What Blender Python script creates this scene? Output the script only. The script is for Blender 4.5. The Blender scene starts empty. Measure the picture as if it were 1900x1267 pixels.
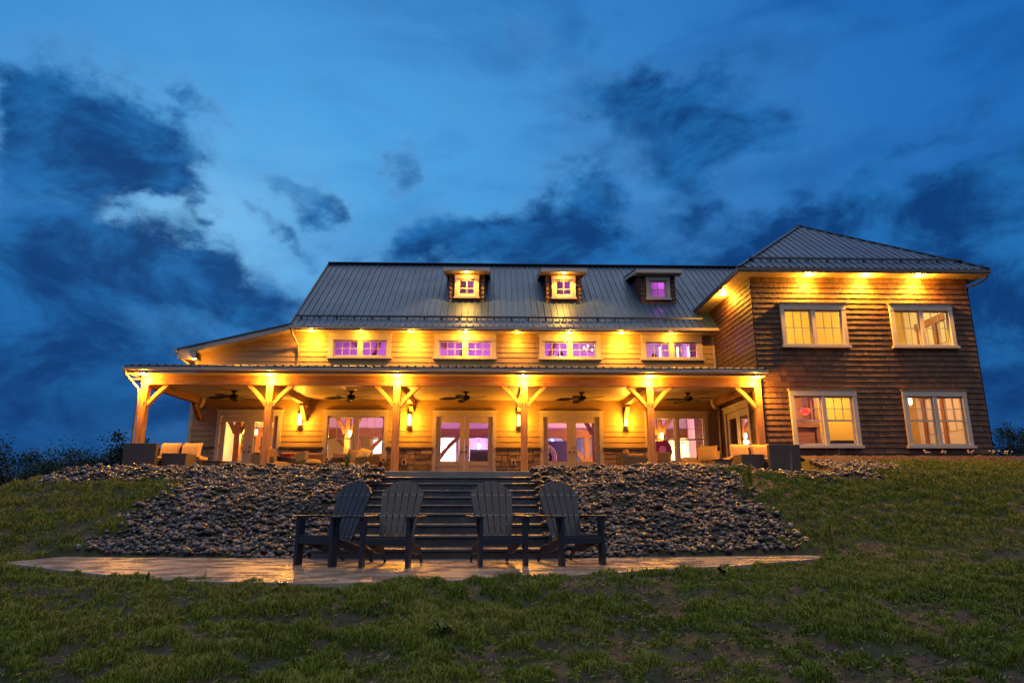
import bpy, bmesh, math, random
import numpy as np
from mathutils import Vector, Matrix
R = math.radians
rnd = random.Random(11)
nrng = np.random.default_rng(5)
SC = bpy.context.scene
COL = SC.collection

# ------------------------------------------------------------------ camera (origin = camera, z = 0 is eye level)
cam_d = bpy.data.cameras.new('camera')
cam = bpy.data.objects.new('camera', cam_d)
COL.objects.link(cam)
cam_d.sensor_width = 36.0
cam_d.lens = 1246.0 / 1900.0 * 36.0
cam_d.clip_start = 0.05
cam_d.clip_end = 3000
cam.location = (0, 0, 0)
cam.rotation_euler = (R(90 + 13.41), 0, R(-1.6))
SC.camera = cam
SC.view_settings.view_transform = 'Standard'
SC.view_settings.look = 'None'
SC.view_settings.exposure = 0
SC.view_settings.gamma = 1
SC.cycles.use_denoising = True
SC.cycles.max_bounces = 6
SC.cycles.diffuse_bounces = 3
SC.cycles.glossy_bounces = 3
SC.cycles.transmission_bounces = 4
SC.cycles.transparent_max_bounces = 10
SC.cycles.sample_clamp_indirect = 4.0
SC.cycles.caustics_reflective = False
SC.cycles.caustics_refractive = False

# ------------------------------------------------------------------ world: dusk sky with clouds, in azimuth / elevation
W = bpy.data.worlds.new('World')
SC.world = W
W.use_nodes = True
nt = W.node_tree
nt.nodes.clear()


class NN:
    def __init__(s, t):
        s.t = t

    def new(s, k):
        return s.t.nodes.new(k)

    def lk(s, a, b):
        s.t.links.new(a, b)

    def m(s, op, a, b=None, c=None, clamp=False):
        n = s.new('ShaderNodeMath')
        n.operation = op
        n.use_clamp = clamp
        for i, q in enumerate((a, b, c)):
            if q is None:
                continue
            if isinstance(q, (int, float)):
                n.inputs[i].default_value = q
            else:
                s.lk(q, n.inputs[i])
        return n.outputs[0]

    def mix(s, f, a, b, kind='RGBA', blend='MIX'):
        n = s.new('ShaderNodeMix')
        n.data_type = kind
        if kind == 'RGBA':
            n.blend_type = blend
            i0, ia, ib, o = 0, 6, 7, 2
        else:
            i0, ia, ib, o = 0, 2, 3, 0
        for i, q in ((i0, f), (ia, a), (ib, b)):
            if isinstance(q, (int, float)):
                n.inputs[i].default_value = q
            elif isinstance(q, (tuple, list)):
                n.inputs[i].default_value = tuple(q) + ((1,) if len(q) == 3 else ())
            else:
                s.lk(q, n.inputs[i])
        return n.outputs[o]

    def noise(s, vec, scale, detail=6, rough=.55, dist=0.0, out=0, lac=2.0):
        n = s.new('ShaderNodeTexNoise')
        n.inputs['Scale'].default_value = scale
        n.inputs['Detail'].default_value = detail
        n.inputs['Roughness'].default_value = rough
        n.inputs['Distortion'].default_value = dist
        n.inputs['Lacunarity'].default_value = lac
        if vec is not None:
            s.lk(vec, n.inputs['Vector'])
        return n.outputs[out]

    def smooth(s, x, lo, hi, a=0.0, b=1.0):
        n = s.new('ShaderNodeMapRange')
        n.interpolation_type = 'SMOOTHSTEP'
        s.lk(x, n.inputs[0])
        for i, q in ((1, lo), (2, hi), (3, a), (4, b)):
            n.inputs[i].default_value = q
        return n.outputs[0]


CAMF = 1246.0
TH = math.atan(297 / 1246)
YA = R(1.6)


def azel(px, py):
    """direction (azimuth, elevation in radians) of a point of the photographed sky"""
    F = Vector((math.sin(YA) * math.cos(TH), math.cos(YA) * math.cos(TH), math.sin(TH)))
    Rt = Vector((math.cos(YA), -math.sin(YA), 0))
    U = Rt.cross(F)
    d = (F * CAMF + Rt * (px - 950) + U * (633.5 - py)).normalized()
    return math.atan2(d.x, d.y), math.asin(d.z)


n = NN(nt)
tc = n.new('ShaderNodeTexCoord')
sep = n.new('ShaderNodeSeparateXYZ')
n.lk(tc.outputs['Generated'], sep.inputs[0])
dx, dy, dz = sep.outputs
az = n.m('ARCTAN2', dx, dy)
el = n.m('ARCSINE', dz)
cmb = n.new('ShaderNodeCombineXYZ')
n.lk(az, cmb.inputs[0])
n.lk(n.m('MULTIPLY', el, 1.5), cmb.inputs[1])
uv = cmb.outputs[0]
wn = n.noise(uv, 4.5, 9, .6, out=1)
ws = n.new('ShaderNodeSeparateXYZ')
n.lk(wn, ws.inputs[0])
u = n.m('ADD', az, n.m('MULTIPLY', n.m('SUBTRACT', ws.outputs[0], .5), .27))
v = n.m('ADD', el, n.m('MULTIPLY', n.m('SUBTRACT', ws.outputs[1], .5), .20))
wn2 = n.noise(uv, 15, 8, .62, out=1)
ws2 = n.new('ShaderNodeSeparateXYZ')
n.lk(wn2, ws2.inputs[0])
u = n.m('ADD', u, n.m('MULTIPLY', n.m('SUBTRACT', ws2.outputs[0], .5), .075))
v = n.m('ADD', v, n.m('MULTIPLY', n.m('SUBTRACT', ws2.outputs[1], .5), .060))
# cloud masses: centre, half-widths (photo degrees), turn, weight
CL = [
    (40, 225, 70, 95, 0, 1.0), (170, 250, 150, 100, 10, 1.1), (310, 225, 120, 55, -15, .9), (110, 400, 220, 130, 0, .85), (268, 352, 80, 26, -18, -.75), (60, 330, 120, 30, -10, -.25),
    (300, 305, 80, 50, -30, .6),
    (20, 540, 300, 110, 0, .8), (300, 470, 150, 55, 15, .8), (430, 560, 200, 70, 5, 1.0), (372, 398, 30, 26, 0, .7),
    (338, 352, 26, 20, 0, .6), (100, 700, 500, 110, 0, 1.1), (570, 350, 95, 34, 32, .62), (556, 434, 52, 26, 20, .8),
    (625, 398, 28, 30, 40, .5), (735, 285, 36, 44, 0, .5), (490, 385, 38, 16, 10, .35),
    (1235, 205, 190, 105, 12, .72), (1345, 270, 130, 75, 0, .6), (1110, 215, 70, 50, 0, .4), (1260, 150, 80, 40, 0, .5),
    (1085, 375, 70, 65, -35, .95), (1010, 450, 120, 60, 0, .9), (860, 430, 100, 60, -12, .95), (770, 480, 90, 34, -10, .8),
    (1250, 500, 420, 85, 0, .95), (1295, 372, 60, 26, 0, .55), (1700, 470, 330, 110, -8, 1.05), (1860, 360, 170, 80, -18, .8),
    (1600, 330, 160, 36, -20, .38), (1500, 420, 120, 40, -10, .4), (1860, 660, 300, 170, 0, 1.1), (480, 150, 30, 10, 0, .3),
    (1750, 220, 180, 30, -20, .25), (950, 60, 200, 50, 20, .16), (1500, 60, 200, 60, -10, .22), (1250, 720, 500, 120, 0, .9),
]
dens = None
for (px, py, rx, ry, rot, wt) in CL:
    a0, e0 = azel(px, py)
    a1, _ = azel(px + 1, py)
    _, e1 = azel(px, py - 1)
    ka, ke = abs(a1 - a0), abs(e1 - e0)
    du = n.m('SUBTRACT', u, a0)
    dv = n.m('SUBTRACT', v, e0)
    c, s_ = math.cos(R(-rot)), math.sin(R(-rot))
    p = n.m('MULTIPLY_ADD', du, c / (rx * ka), n.m('MULTIPLY', dv, s_ / (rx * ka)))
    q = n.m('MULTIPLY_ADD', du, -s_ / (ry * ke), n.m('MULTIPLY', dv, c / (ry * ke)))
    r2 = n.m('ADD', n.m('MULTIPLY', p, p), n.m('MULTIPLY', q, q))
    g = n.m('MULTIPLY', n.m('POWER', 2.718, n.m('MULTIPLY', r2, -1.0)), wt)
    dens = g if dens is None else n.m('ADD', dens, g)
fine = n.noise(uv, 8.0, 10, .62, .3)
broad = n.noise(uv, 2.6, 6, .55)
dn = n.m('ADD', dens, n.m('MULTIPLY', n.m('SUBTRACT', fine, .5), 1.25))
dn = n.m('ADD', dn, n.m('MULTIPLY', n.m('SUBTRACT', broad, .5), .35))
cloud = n.smooth(dn, .07, 1.06)
mpv = n.new('ShaderNodeMapping')
mpv.inputs['Scale'].default_value = (1.0, 2.1, 1.0)
mpv.inputs['Rotation'].default_value = (0, 0, R(18))
n.lk(uv, mpv.inputs[0])
veil = n.smooth(n.noise(mpv.outputs[0], 3.2, 10, .58, .35), .40, .70)
puff = n.smooth(n.noise(uv, 6.5, 9, .64, .4), .38, .66)
# clear-sky colour: brightest patch above the left of the house, darker toward the sides and low
ab, eb = azel(560, 330)
du = n.m('DIVIDE', n.m('SUBTRACT', az, ab), .62)
dv = n.m('DIVIDE', n.m('SUBTRACT', el, eb), .34)
glow = n.m('POWER', 2.718, n.m('MULTIPLY', n.m('ADD', n.m('MULTIPLY', du, du), n.m('MULTIPLY', dv, dv)), -1.0))
clear = n.mix(glow, (.010, .135, .47), (.080, .37, .78))
clear = n.mix(n.smooth(el, .02, .24, 1, 0), clear, (.008, .075, .25))
a2, e2 = azel(345, 395)
du2 = n.m('DIVIDE', n.m('SUBTRACT', u, a2), .20)
dv2 = n.m('DIVIDE', n.m('SUBTRACT', v, e2), .10)
brk = n.m('POWER', 2.718, n.m('MULTIPLY', n.m('ADD', n.m('MULTIPLY', du2, du2), n.m('MULTIPLY', dv2, dv2)), -1.0))
clear = n.mix(n.m('MULTIPLY', brk, .75), clear, (.21, .53, .84))
clear = n.mix(n.m('MULTIPLY', veil, n.smooth(az, -.5, .35, .10, .62)), clear, (.004, .085, .32))
edge = n.m('MULTIPLY', n.smooth(dn, .05, .38), n.m('SUBTRACT', 1.0, n.smooth(dn, .3, .7)))
clear = n.mix(n.m('MULTIPLY', edge, n.m('MULTIPLY', glow, .14)), clear, (.24, .50, .84))
dark = n.mix(puff, (.0022, .040, .175), (.014, .150, .44))
dark = n.mix(n.smooth(el, .0, .3, .65, 0), dark, (.0022, .040, .165))
# out of view, behind and overhead: pale bright sky added to light the ground
vis = n.mix(n.m('MULTIPLY', cloud, .96), clear, dark)
back = n.smooth(dy, .12, -.45)
back = n.m('MULTIPLY', back, n.smooth(dz, .15, .85, .06, 1.0))
topm = n.smooth(dz, .70, .95)
rear = n.mix(n.noise(uv, 3.0, 5), (.86, .82, .84), (1.34, 1.22, 1.12))
skyc = n.mix(n.m('MAXIMUM', back, topm), vis, rear)
nish = n.new('ShaderNodeTexSky')
nish.sky_type = 'NISHITA'
nish.sun_disc = False
nish.sun_elevation = R(0.5)
nish.sun_rotation = R(180)
skyc = n.mix(0.003, skyc, nish.outputs[0], blend='ADD')
bg = n.new('ShaderNodeBackground')
n.lk(skyc, bg.inputs[0])
bg.inputs[1].default_value = 1.0
wo = n.new('ShaderNodeOutputWorld')
n.lk(bg.outputs[0], wo.inputs[0])


# ------------------------------------------------------------------ materials
def base_mat(name):
    m = bpy.data.materials.new(name)
    m.use_nodes = True
    t = m.node_tree
    b = t.nodes['Principled BSDF']
    return m, NN(t), b


def pm(name, col, rough=.6, var=.2, scale=6, stretch=(1, 1, 1), bump=0, bscale=None, metal=0, attr=False, col2=None, spec=.5, rvar=0):
    m, k, b = base_mat(name)
    tc = k.new('ShaderNodeTexCoord')
    mp = k.new('ShaderNodeMapping')
    mp.inputs['Scale'].default_value = stretch
    k.lk(tc.outputs['Object'], mp.inputs[0])
    nz = k.noise(mp.outputs[0], scale, 7, .6)
    c2 = col2 if col2 else tuple(min(1, c * (1 + var)) for c in col)
    c1 = tuple(c * (1 - var) for c in col) if not col2 else col
    f = k.smooth(nz, .3, .7)
    if attr:
        at = k.new('ShaderNodeAttribute')
        at.attribute_name = 'var'
        f = k.mix(.8, f, at.outputs['Fac'], 'FLOAT')
    c = k.mix(f, c1, c2)
    k.lk(c, b.inputs['Base Color'])
    b.inputs['Roughness'].default_value = rough
    if rvar:
        k.lk(k.smooth(k.noise(mp.outputs[0], scale * .7, 5), .3, .7, max(.02, rough - rvar), rough + rvar), b.inputs['Roughness'])
    b.inputs['Metallic'].default_value = metal
    b.inputs['Specular IOR Level'].default_value = spec
    if bump:
        bn = k.new('ShaderNodeBump')
        bn.inputs['Strength'].default_value = bump
        bn.inputs['Distance'].default_value = .02
        nz2 = k.noise(mp.outputs[0], bscale or scale * 3, 6, .65)
        k.lk(nz2, bn.inputs['Height'])
        k.lk(bn.outputs[0], b.inputs['Normal'])
    return m


def emit(name, col, st):
    m, k, b = base_mat(name)
    b.inputs['Base Color'].default_value = (*col, 1)
    b.inputs['Emission Color'].default_value = (*col, 1)
    b.inputs['Emission Strength'].default_value = st
    return m


def glass_mat(name, tint=(1, 1, 1)):
    m = bpy.data.materials.new(name)
    m.use_nodes = True
    t = m.node_tree
    t.nodes.clear()
    k = NN(t)
    tr = k.new('ShaderNodeBsdfTransparent')
    tr.inputs[0].default_value = (*tint, 1)
    gl = k.new('ShaderNodeBsdfGlossy')
    gl.inputs['Roughness'].default_value = .02
    fr = k.new('ShaderNodeFresnel')
    fr.inputs[0].default_value = 1.45
    mx = k.new('ShaderNodeMixShader')
    k.lk(fr.outputs[0], mx.inputs[0])
    k.lk(tr.outputs[0], mx.inputs[1])
    k.lk(gl.outputs[0], mx.inputs[2])
    o = k.new('ShaderNodeOutputMaterial')
    k.lk(mx.outputs[0], o.inputs[0])
    return m


M = {}
M['siding'] = pm('tan_lap_siding', (.36, .235, .090), .55, .10, 3, (1, 1, 8), bump=.15, bscale=40)
M['trim'] = pm('cream_trim_paint', (.47, .41, .32), .45, .05, 3, bump=.05, bscale=30)
M['shingle'] = pm('stained_cedar_shingle', (.036, .014, .006), .62, .4, 9, (6, 6, 1), bump=.5, bscale=30, attr=True, col2=(.125, .054, .017))
M['roof'] = pm('blue_grey_metal_roof', (.062, .115, .195), .46, .10, 1.2, (1, 1, 1), metal=.5, rvar=.07)
M['fascia_dark'] = pm('dark_metal_edge', (.05, .055, .06), .4, .1, 3, metal=.5)
M['gutter'] = pm('grey_gutter', (.33, .29, .245), .4, .06, 3)
for ax, st in (('x', (.6, 9, 9)), ('y', (9, .6, 9)), ('z', (9, 9, .6))):
    M['timber_' + ax] = pm('honey_timber_' + ax, (.20, .082, .024), .55, .3, 3, st, bump=.25, bscale=8, col2=(.36, .175, .055))
M['gutter_dark'] = pm('weathered_bronze_gutter', (.085, .07, .058), .4, .1, 3)
M['soffit'] = pm('tan_soffit', (.46, .36, .22), .5, .06, 4, bump=.1)
M['ceiling'] = pm('cream_board_ceiling', (.42, .33, .20), .5, .07, 2, (1, 10, 1))
M['door'] = pm('cream_door_paint', (.47, .39, .27), .4, .05, 3)
M['stone'] = pm('ledge_stone', (.13, .085, .055), .8, .3, 8, bump=.6, bscale=18, attr=True, col2=(.36, .26, .17))
M['mortar'] = pm('mortar', (.2, .17, .13), .9, .1, 10)
M['cap'] = pm('dark_stone_cap', (.07, .055, .045), .7, .2, 8, bump=.3)
M['concrete'] = pm('porch_concrete', (.19, .17, .15), .55, .2, 2.5, bump=.15)
M['fan'] = pm('dark_bronze', (.009, .006, .004), .6, .2, 8, spec=.25)
M['black'] = pm('black_iron', (.012, .011, .010), .4, .2, 8)
M['lens'] = emit('lamp_lens', (1, .78, .38), 40)
M['lens_dim'] = emit('lamp_lens_dim', (1, .68, .2), 2.2)
M['sconce_glass'] = emit('sconce_glass', (1, .66, .22), 5)
M['glass'] = glass_mat('window_glass')
M['wicker'] = pm('dark_wicker', (.020, .018, .022), .55, .5, 30, (1, 1, 4), bump=.8, bscale=45, col2=(.07, .055, .05))
M['cushion'] = pm('tan_cushion', (.36, .22, .085), .85, .1, 12, bump=.2, bscale=60)
M['pillow_gold'] = pm('gold_pillow', (.62, .44, .12), .85, .1, 12, bump=.2, bscale=60)
M['pillow_red'] = pm('red_pillow', (.45, .03, .02), .85, .15, 12, bump=.2, bscale=60)
M['pillow_blue'] = pm('slate_pillow', (.12, .12, .2), .85, .15, 12, bump=.2, bscale=60)
M['chair'] = pm('charcoal_poly_lumber', (.011, .015, .025), .36, .15, 14, bump=.15, bscale=60)
M['steel'] = pm('steel_screw', (.5, .48, .45), .3, .05, 8, metal=1)
M['white'] = pm('white_paint', (.78, .76, .72), .5, .03, 4)
M['plaster'] = pm('interior_plaster', (.74, .70, .66), .7, .03, 3)
M['plaster_warm'] = pm('interior_yellow_wall', (.64, .44, .085), .7, .03, 3)
M['ifloor'] = pm('hall_floor_boards', (.20, .12, .06), .4, .2, 3, (1, 6, 1))
M['idark'] = pm('dark_cabinet', (.05, .03, .025), .5, .2, 5)
M['maroon'] = pm('maroon_cloth', (.30, .012, .06), .85, .1, 10, bump=.15)
M['pinkprint'] = pm('pink_print', (.75, .30, .55), .8, .03, 5)
M['banner'] = pm('navy_banner', (.035, .028, .15), .8, .08, 5)
M['lilac'] = pm('lilac_print', (.62, .5, .72), .7, .03, 5)
M['red_lantern'] = emit('red_lantern_glow', (1, .04, .02), 1.6)
M['bulb'] = emit('edison_bulb', (1, .70, .25), 14)
M['bulb_cool'] = emit('cool_lamp', (.75, .95, 1), 12)
M['flower'] = pm('cream_blossom', (.65, .52, .42), .7, .1, 20)


def leafy(name, c1, c2, straw=None, rough=.6):
    m, k, b = base_mat(name)
    at = k.new('ShaderNodeAttribute')
    at.attribute_name = 'var'
    if straw:
        cr = k.new('ShaderNodeValToRGB')
        cr.color_ramp.elements[0].color = (*c1, 1)
        cr.color_ramp.elements[1].color = (*straw, 1)
        e = cr.color_ramp.elements.new(.6)
        e.color = (*c2, 1)
        k.lk(at.outputs['Fac'], cr.inputs[0])
        c = cr.outputs[0]
    else:
        c = k.mix(at.outputs['Fac'], c1, c2)
    k.lk(c, b.inputs['Base Color'])
    b.inputs['Roughness'].default_value = rough
    b.inputs['Specular IOR Level'].default_value = .3
    return m


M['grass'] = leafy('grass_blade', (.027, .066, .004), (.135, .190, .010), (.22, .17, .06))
M['leaf'] = leafy('tree_leaf', (.006, .022, .018), (.016, .045, .034))
M['weed'] = leafy('weed_leaf', (.04, .09, .02), (.08, .14, .04))
M['dry'] = leafy('dry_stem', (.25, .19, .11), (.4, .32, .2))
M['bark'] = pm('bark', (.06, .045, .035), .9, .3, 8, bump=.5)
M['river'] = pm('river_stone', (.005, .006, .009), .36, .35, 5, attr=True, col2=(.115, .108, .115), bump=.12, bscale=20, rvar=.12)


def ground_mat():
    m, k, b = base_mat('lawn_soil')
    tc = k.new('ShaderNodeTexCoord')
    o = tc.outputs['Object']
    f1 = k.smooth(k.noise(o, 4.2, 8, .7), .42, .58)
    f2 = k.smooth(k.noise(o, 14, 6, .7), .3, .7)
    f3 = k.smooth(k.noise(o, 75, 4, .7), .45, .72)
    soil = k.mix(k.m('MULTIPLY_ADD', f3, .5, k.m('MULTIPLY', f2, .6)), (.010, .007, .006), (.062, .044, .032))
    turf = k.mix(f2, (.010, .020, .005), (.030, .046, .009))
    c = k.mix(f1, soil, turf)
    k.lk(c, b.inputs['Base Color'])
    b.inputs['Roughness'].default_value = .85
    bn = k.new('ShaderNodeBump')
    bn.inputs['Strength'].default_value = .8
    bn.inputs['Distance'].default_value = .03
    k.lk(k.noise(o, 35, 6, .7), bn.inputs['Height'])
    k.lk(bn.outputs[0], b.inputs['Normal'])
    return m


def patio_mat():
    m, k, b = base_mat('wet_stamped_concrete')
    tc = k.new('ShaderNodeTexCoord')
    mp = k.new('ShaderNodeMapping')
    mp.inputs['Scale'].default_value = (.8, 1.25, 1)
    mp.inputs['Rotation'].default_value = (0, 0, R(12))
    k.lk(tc.outputs['Object'], mp.inputs[0])
    a = k.noise(mp.outputs[0], 2.2, 8, .62)
    c = k.mix(k.smooth(a, .35, .65), (.20, .15, .12), (.31, .245, .195))
    k.lk(c, b.inputs['Base Color'])
    wet = k.noise(mp.outputs[0], 3.4, 7, .6)
    k.lk(k.smooth(wet, .38, .62, .15, .38), b.inputs['Roughness'])
    b.inputs['Specular IOR Level'].default_value = .75
    bn = k.new('ShaderNodeBump')
    bn.inputs['Strength'].default_value = .22
    bn.inputs['Distance'].default_value = .015
    k.lk(k.noise(mp.outputs[0], 9, 7, .62), bn.inputs['Height'])
    k.lk(bn.outputs[0], b.inputs['Normal'])
    return m


M['ground'] = ground_mat()
M['patio'] = patio_mat()
M['step'] = pm('wet_dark_step', (.045, .043, .045), .32, .3, 4, bump=.25, bscale=30, rvar=.1, spec=.7)
M['mulch'] = pm('bark_mulch', (.022, .010, .005), .9, .4, 30, bump=.9, bscale=50, col2=(.085, .040, .020))

# ------------------------------------------------------------------ object helpers
ORG = {}


def tag(o, label=None, cat=None, group=None, kind=None):
    if label:
        o['label'] = label
    if cat:
        o['category'] = cat
    if group:
        o['group'] = group
    if kind:
        o['kind'] = kind
    return o


def empty(name, loc=(0, 0, 0), label=None, cat=None, group=None):
    o = bpy.data.objects.new(name, None)
    COL.objects.link(o)
    o.location = loc
    o.empty_display_size = .2
    ORG[o.name] = Vector(loc)
    return tag(o, label, cat, group)


def copy_tree(o, parent=None):
    c = o.copy()
    COL.objects.link(c)
    if parent:
        c.parent = parent
    for ch in o.children:
        copy_tree(ch, c)
    return c


ID = lambda a, b, c: (a, b, c)


class MB:
    """collects boxes, bars and tubes; build() links them as ONE mesh object"""

    def __init__(s):
        s.v, s.f, s.a, s.mi = [], [], [], []

    def face(s, pts, var=.5, mi=0):
        i = len(s.v)
        s.v += [tuple(p) for p in pts]
        s.f.append(tuple(range(i, i + len(pts))))
        s.a.append(var)
        s.mi.append(mi)

    def hexa(s, p, var=.5, mi=0):
        """8 points: bottom ring 0-3, top ring 4-7"""
        i = len(s.v)
        s.v += [tuple(q) for q in p]
        for f in ((0, 3, 2, 1), (4, 5, 6, 7), (0, 1, 5, 4), (1, 2, 6, 5), (2, 3, 7, 6), (3, 0, 4, 7)):
            s.f.append(tuple(i + k for k in f))
            s.a.append(var)
            s.mi.append(mi)

    def box(s, a0, a1, b0, b1, c0, c1, T=ID, var=.5, mi=0):
        s.hexa([T(a0, b0, c0), T(a1, b0, c0), T(a1, b1, c0), T(a0, b1, c0), T(a0, b0, c1), T(a1, b0, c1), T(a1, b1, c1), T(a0, b1, c1)], var, mi)

    def bar(s, p, q, w, h, up=(0, 0, 1), var=.5, mi=0):
        p, q = Vector(p), Vector(q)
        d = (q - p).normalized()
        up = Vector(up)
        if abs(d.dot(up)) > .98:
            up = Vector((0, 1, 0))
        sd = d.cross(up).normalized() * w / 2
        u = sd.cross(d).normalized() * h / 2
        s.hexa([p - sd - u, p + sd - u, p + sd + u, p - sd + u, q - sd - u, q + sd - u, q + sd + u, q - sd + u], var, mi)

    def tube(s, pts, rad, n=8, var=.5, mi=0, cap=True):
        pts = [Vector(p) for p in pts]
        if not isinstance(rad, (list, tuple)):
            rad = [rad] * len(pts)
        rings = []
        ref = Vector((0, 0, 1))
        for k, p in enumerate(pts):
            d = (pts[min(k + 1, len(pts) - 1)] - pts[max(k - 1, 0)]).normalized()
            r = ref if abs(d.dot(ref)) < .95 else Vector((0, 1, 0))
            a = d.cross(r).normalized()
            b = d.cross(a).normalized()
            i = len(s.v)
            for j in range(n):
                t = 2 * math.pi * j / n
                s.v.append(tuple(p + (a * math.cos(t) + b * math.sin(t)) * rad[k]))
            rings.append(i)
        for k in range(len(rings) - 1):
            for j in range(n):
                s.f.append((rings[k] + j, rings[k] + (j + 1) % n, rings[k + 1] + (j + 1) % n, rings[k + 1] + j))
                s.a.append(var)
                s.mi.append(mi)
        if cap:
            for r_ in (rings[0], rings[-1]):
                s.f.append(tuple(r_ + j for j in range(n)))
                s.a.append(var)
                s.mi.append(mi)

    def lathe(s, c, prof, n=16, T=ID, var=.5, mi=0):
        rings = []
        for (r, z) in prof:
            i = len(s.v)
            for j in range(n):
                t = 2 * math.pi * j / n
                s.v.append(tuple(T(c[0] + r * math.cos(t), c[1] + r * math.sin(t), c[2] + z)))
            rings.append(i)
        for k in range(len(rings) - 1):
            for j in range(n):
                s.f.append((rings[k] + j, rings[k] + (j + 1) % n, rings[k + 1] + (j + 1) % n, rings[k + 1] + j))
                s.a.append(var)
                s.mi.append(mi)
        for r_ in (rings[0], rings[-1]):
            s.f.append(tuple(r_ + j for j in range(n)))
            s.a.append(var)
            s.mi.append(mi)

    def prism(s, poly, t0, t1, T=ID, var=.5, mi=0):
        """polygon in (a, b), thickness along c"""
        k = len(poly)
        i = len(s.v)
        s.v += [tuple(T(a, b, t0)) for a, b in poly] + [tuple(T(a, b, t1)) for a, b in poly]
        fs = [tuple(range(i, i + k)), tuple(range(i + 2 * k - 1, i + k - 1, -1))]
        fs += [(i + j, i + (j + 1) % k, i + k + (j + 1) % k, i + k + j) for j in range(k)]
        for f in fs:
            s.f.append(f)
            s.a.append(var)
            s.mi.append(mi)

    def build(s, name, mat, parent=None, smooth=False, bevel=0, mats=None):
        me = bpy.data.meshes.new(name)
        org = Vector((0, 0, 0))
        if parent is not None:
            q = parent
            while q is not None:
                org += q.location
                q = q.parent
        me.from_pydata([(x - org.x, y - org.y, z - org.z) for x, y, z in s.v], [], s.f)
        bm = bmesh.new()
        bm.from_mesh(me)
        bmesh.ops.recalc_face_normals(bm, faces=bm.faces)
        bm.to_mesh(me)
        bm.free()
        at = me.attributes.new('var', 'FLOAT', 'FACE')
        at.data.foreach_set('value', s.a)
        for q in (mats or [mat]):
            me.materials.append(q)
        me.polygons.foreach_set('material_index', s.mi)
        if smooth:
            me.polygons.foreach_set('use_smooth', [True] * len(me.polygons))
        o = bpy.data.objects.new(name, me)
        COL.objects.link(o)
        if parent is not None:
            o.parent = parent
        if bevel:
            b = o.modifiers.new('bevel', 'BEVEL')
            b.width = bevel
            b.segments = 2
            b.limit_method = 'ANGLE'
        return o


def build_split(mb, name, mat, parent=None, **kw):
    """one object per connected piece collected in mb"""
    up = list(range(len(mb.v)))

    def find(i):
        while up[i] != i:
            up[i] = up[up[i]]
            i = up[i]
        return i
    for f in mb.f:
        r = find(f[0])
        for q in f[1:]:
            up[find(q)] = r
    groups = {}
    for k, f in enumerate(mb.f):
        groups.setdefault(find(f[0]), []).append(k)
    out = []
    for fs in groups.values():
        m = MB()
        ix = {}
        for k in fs:
            for q in mb.f[k]:
                if q not in ix:
                    ix[q] = len(m.v)
                    m.v.append(mb.v[q])
            m.f.append(tuple(ix[q] for q in mb.f[k]))
            m.a.append(mb.a[k])
            m.mi.append(mb.mi[k])
        out.append(m.build(name, mat, parent, **kw))
    return out


def mesh_np(name, V, F, mat, var=None, smooth=False, parent=None):
    me = bpy.data.meshes.new(name)
    k = F.shape[1]
    me.vertices.add(len(V))
    me.vertices.foreach_set('co', V.astype(np.float32).ravel())
    me.loops.add(F.size)
    me.loops.foreach_set('vertex_index', F.astype(np.int32).ravel())
    me.polygons.add(len(F))
    me.polygons.foreach_set('loop_start', np.arange(0, F.size, k, dtype=np.int32))
    me.update(calc_edges=True)
    if smooth:
        me.polygons.foreach_set('use_smooth', np.ones(len(F), bool))
    if var is not None:
        at = me.attributes.new('var', 'FLOAT', 'FACE')
        at.data.foreach_set('value', var.astype(np.float32))
    me.materials.append(mat)
    o = bpy.data.objects.new(name, me)
    COL.objects.link(o)
    if parent is not None:
        o.parent = parent
    return o


def vnoise(x, y, seed=0):
    """smooth value noise, vectorised"""
    xi, yi = np.floor(x), np.floor(y)
    fx, fy = x - xi, y - yi
    fx = fx * fx * (3 - 2 * fx)
    fy = fy * fy * (3 - 2 * fy)

    def h(a, b):
        q = np.sin(a * 127.1 + b * 311.7 + seed * 74.7) * 43758.5453
        return q - np.floor(q)
    return (h(xi, yi) * (1 - fx) + h(xi + 1, yi) * fx) * (1 - fy) + (h(xi, yi + 1) * (1 - fx) + h(xi + 1, yi + 1) * fx) * fy


def fbm(x, y, seed=0, o=4):
    s, a, t = 0, 1.0, 0
    for k in range(o):
        s = s + a * vnoise(x * 2 ** k, y * 2 ** k, seed + k * 13)
        t += a
        a *= .5
    return s / t


def sst(x, a, b):
    t = np.clip((x - a) / (b - a), 0, 1)
    return t * t * (3 - 2 * t)


FLOOR = .68
PATIO = -.80


# ------------------------------------------------------------------ terrain
def patio_d(x, y):
    """>0 inside the patio outline (rough)"""
    return (y > 7.45 + .062 * (x + 1.6) ** 2 * np.where(x > -1.6, 1.02, 1.45)) & (y < 10.25 + .13 * np.maximum(np.abs(x + .7) - 1.6, 0)) & (x > -6.6) & (x < 5.0)


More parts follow.
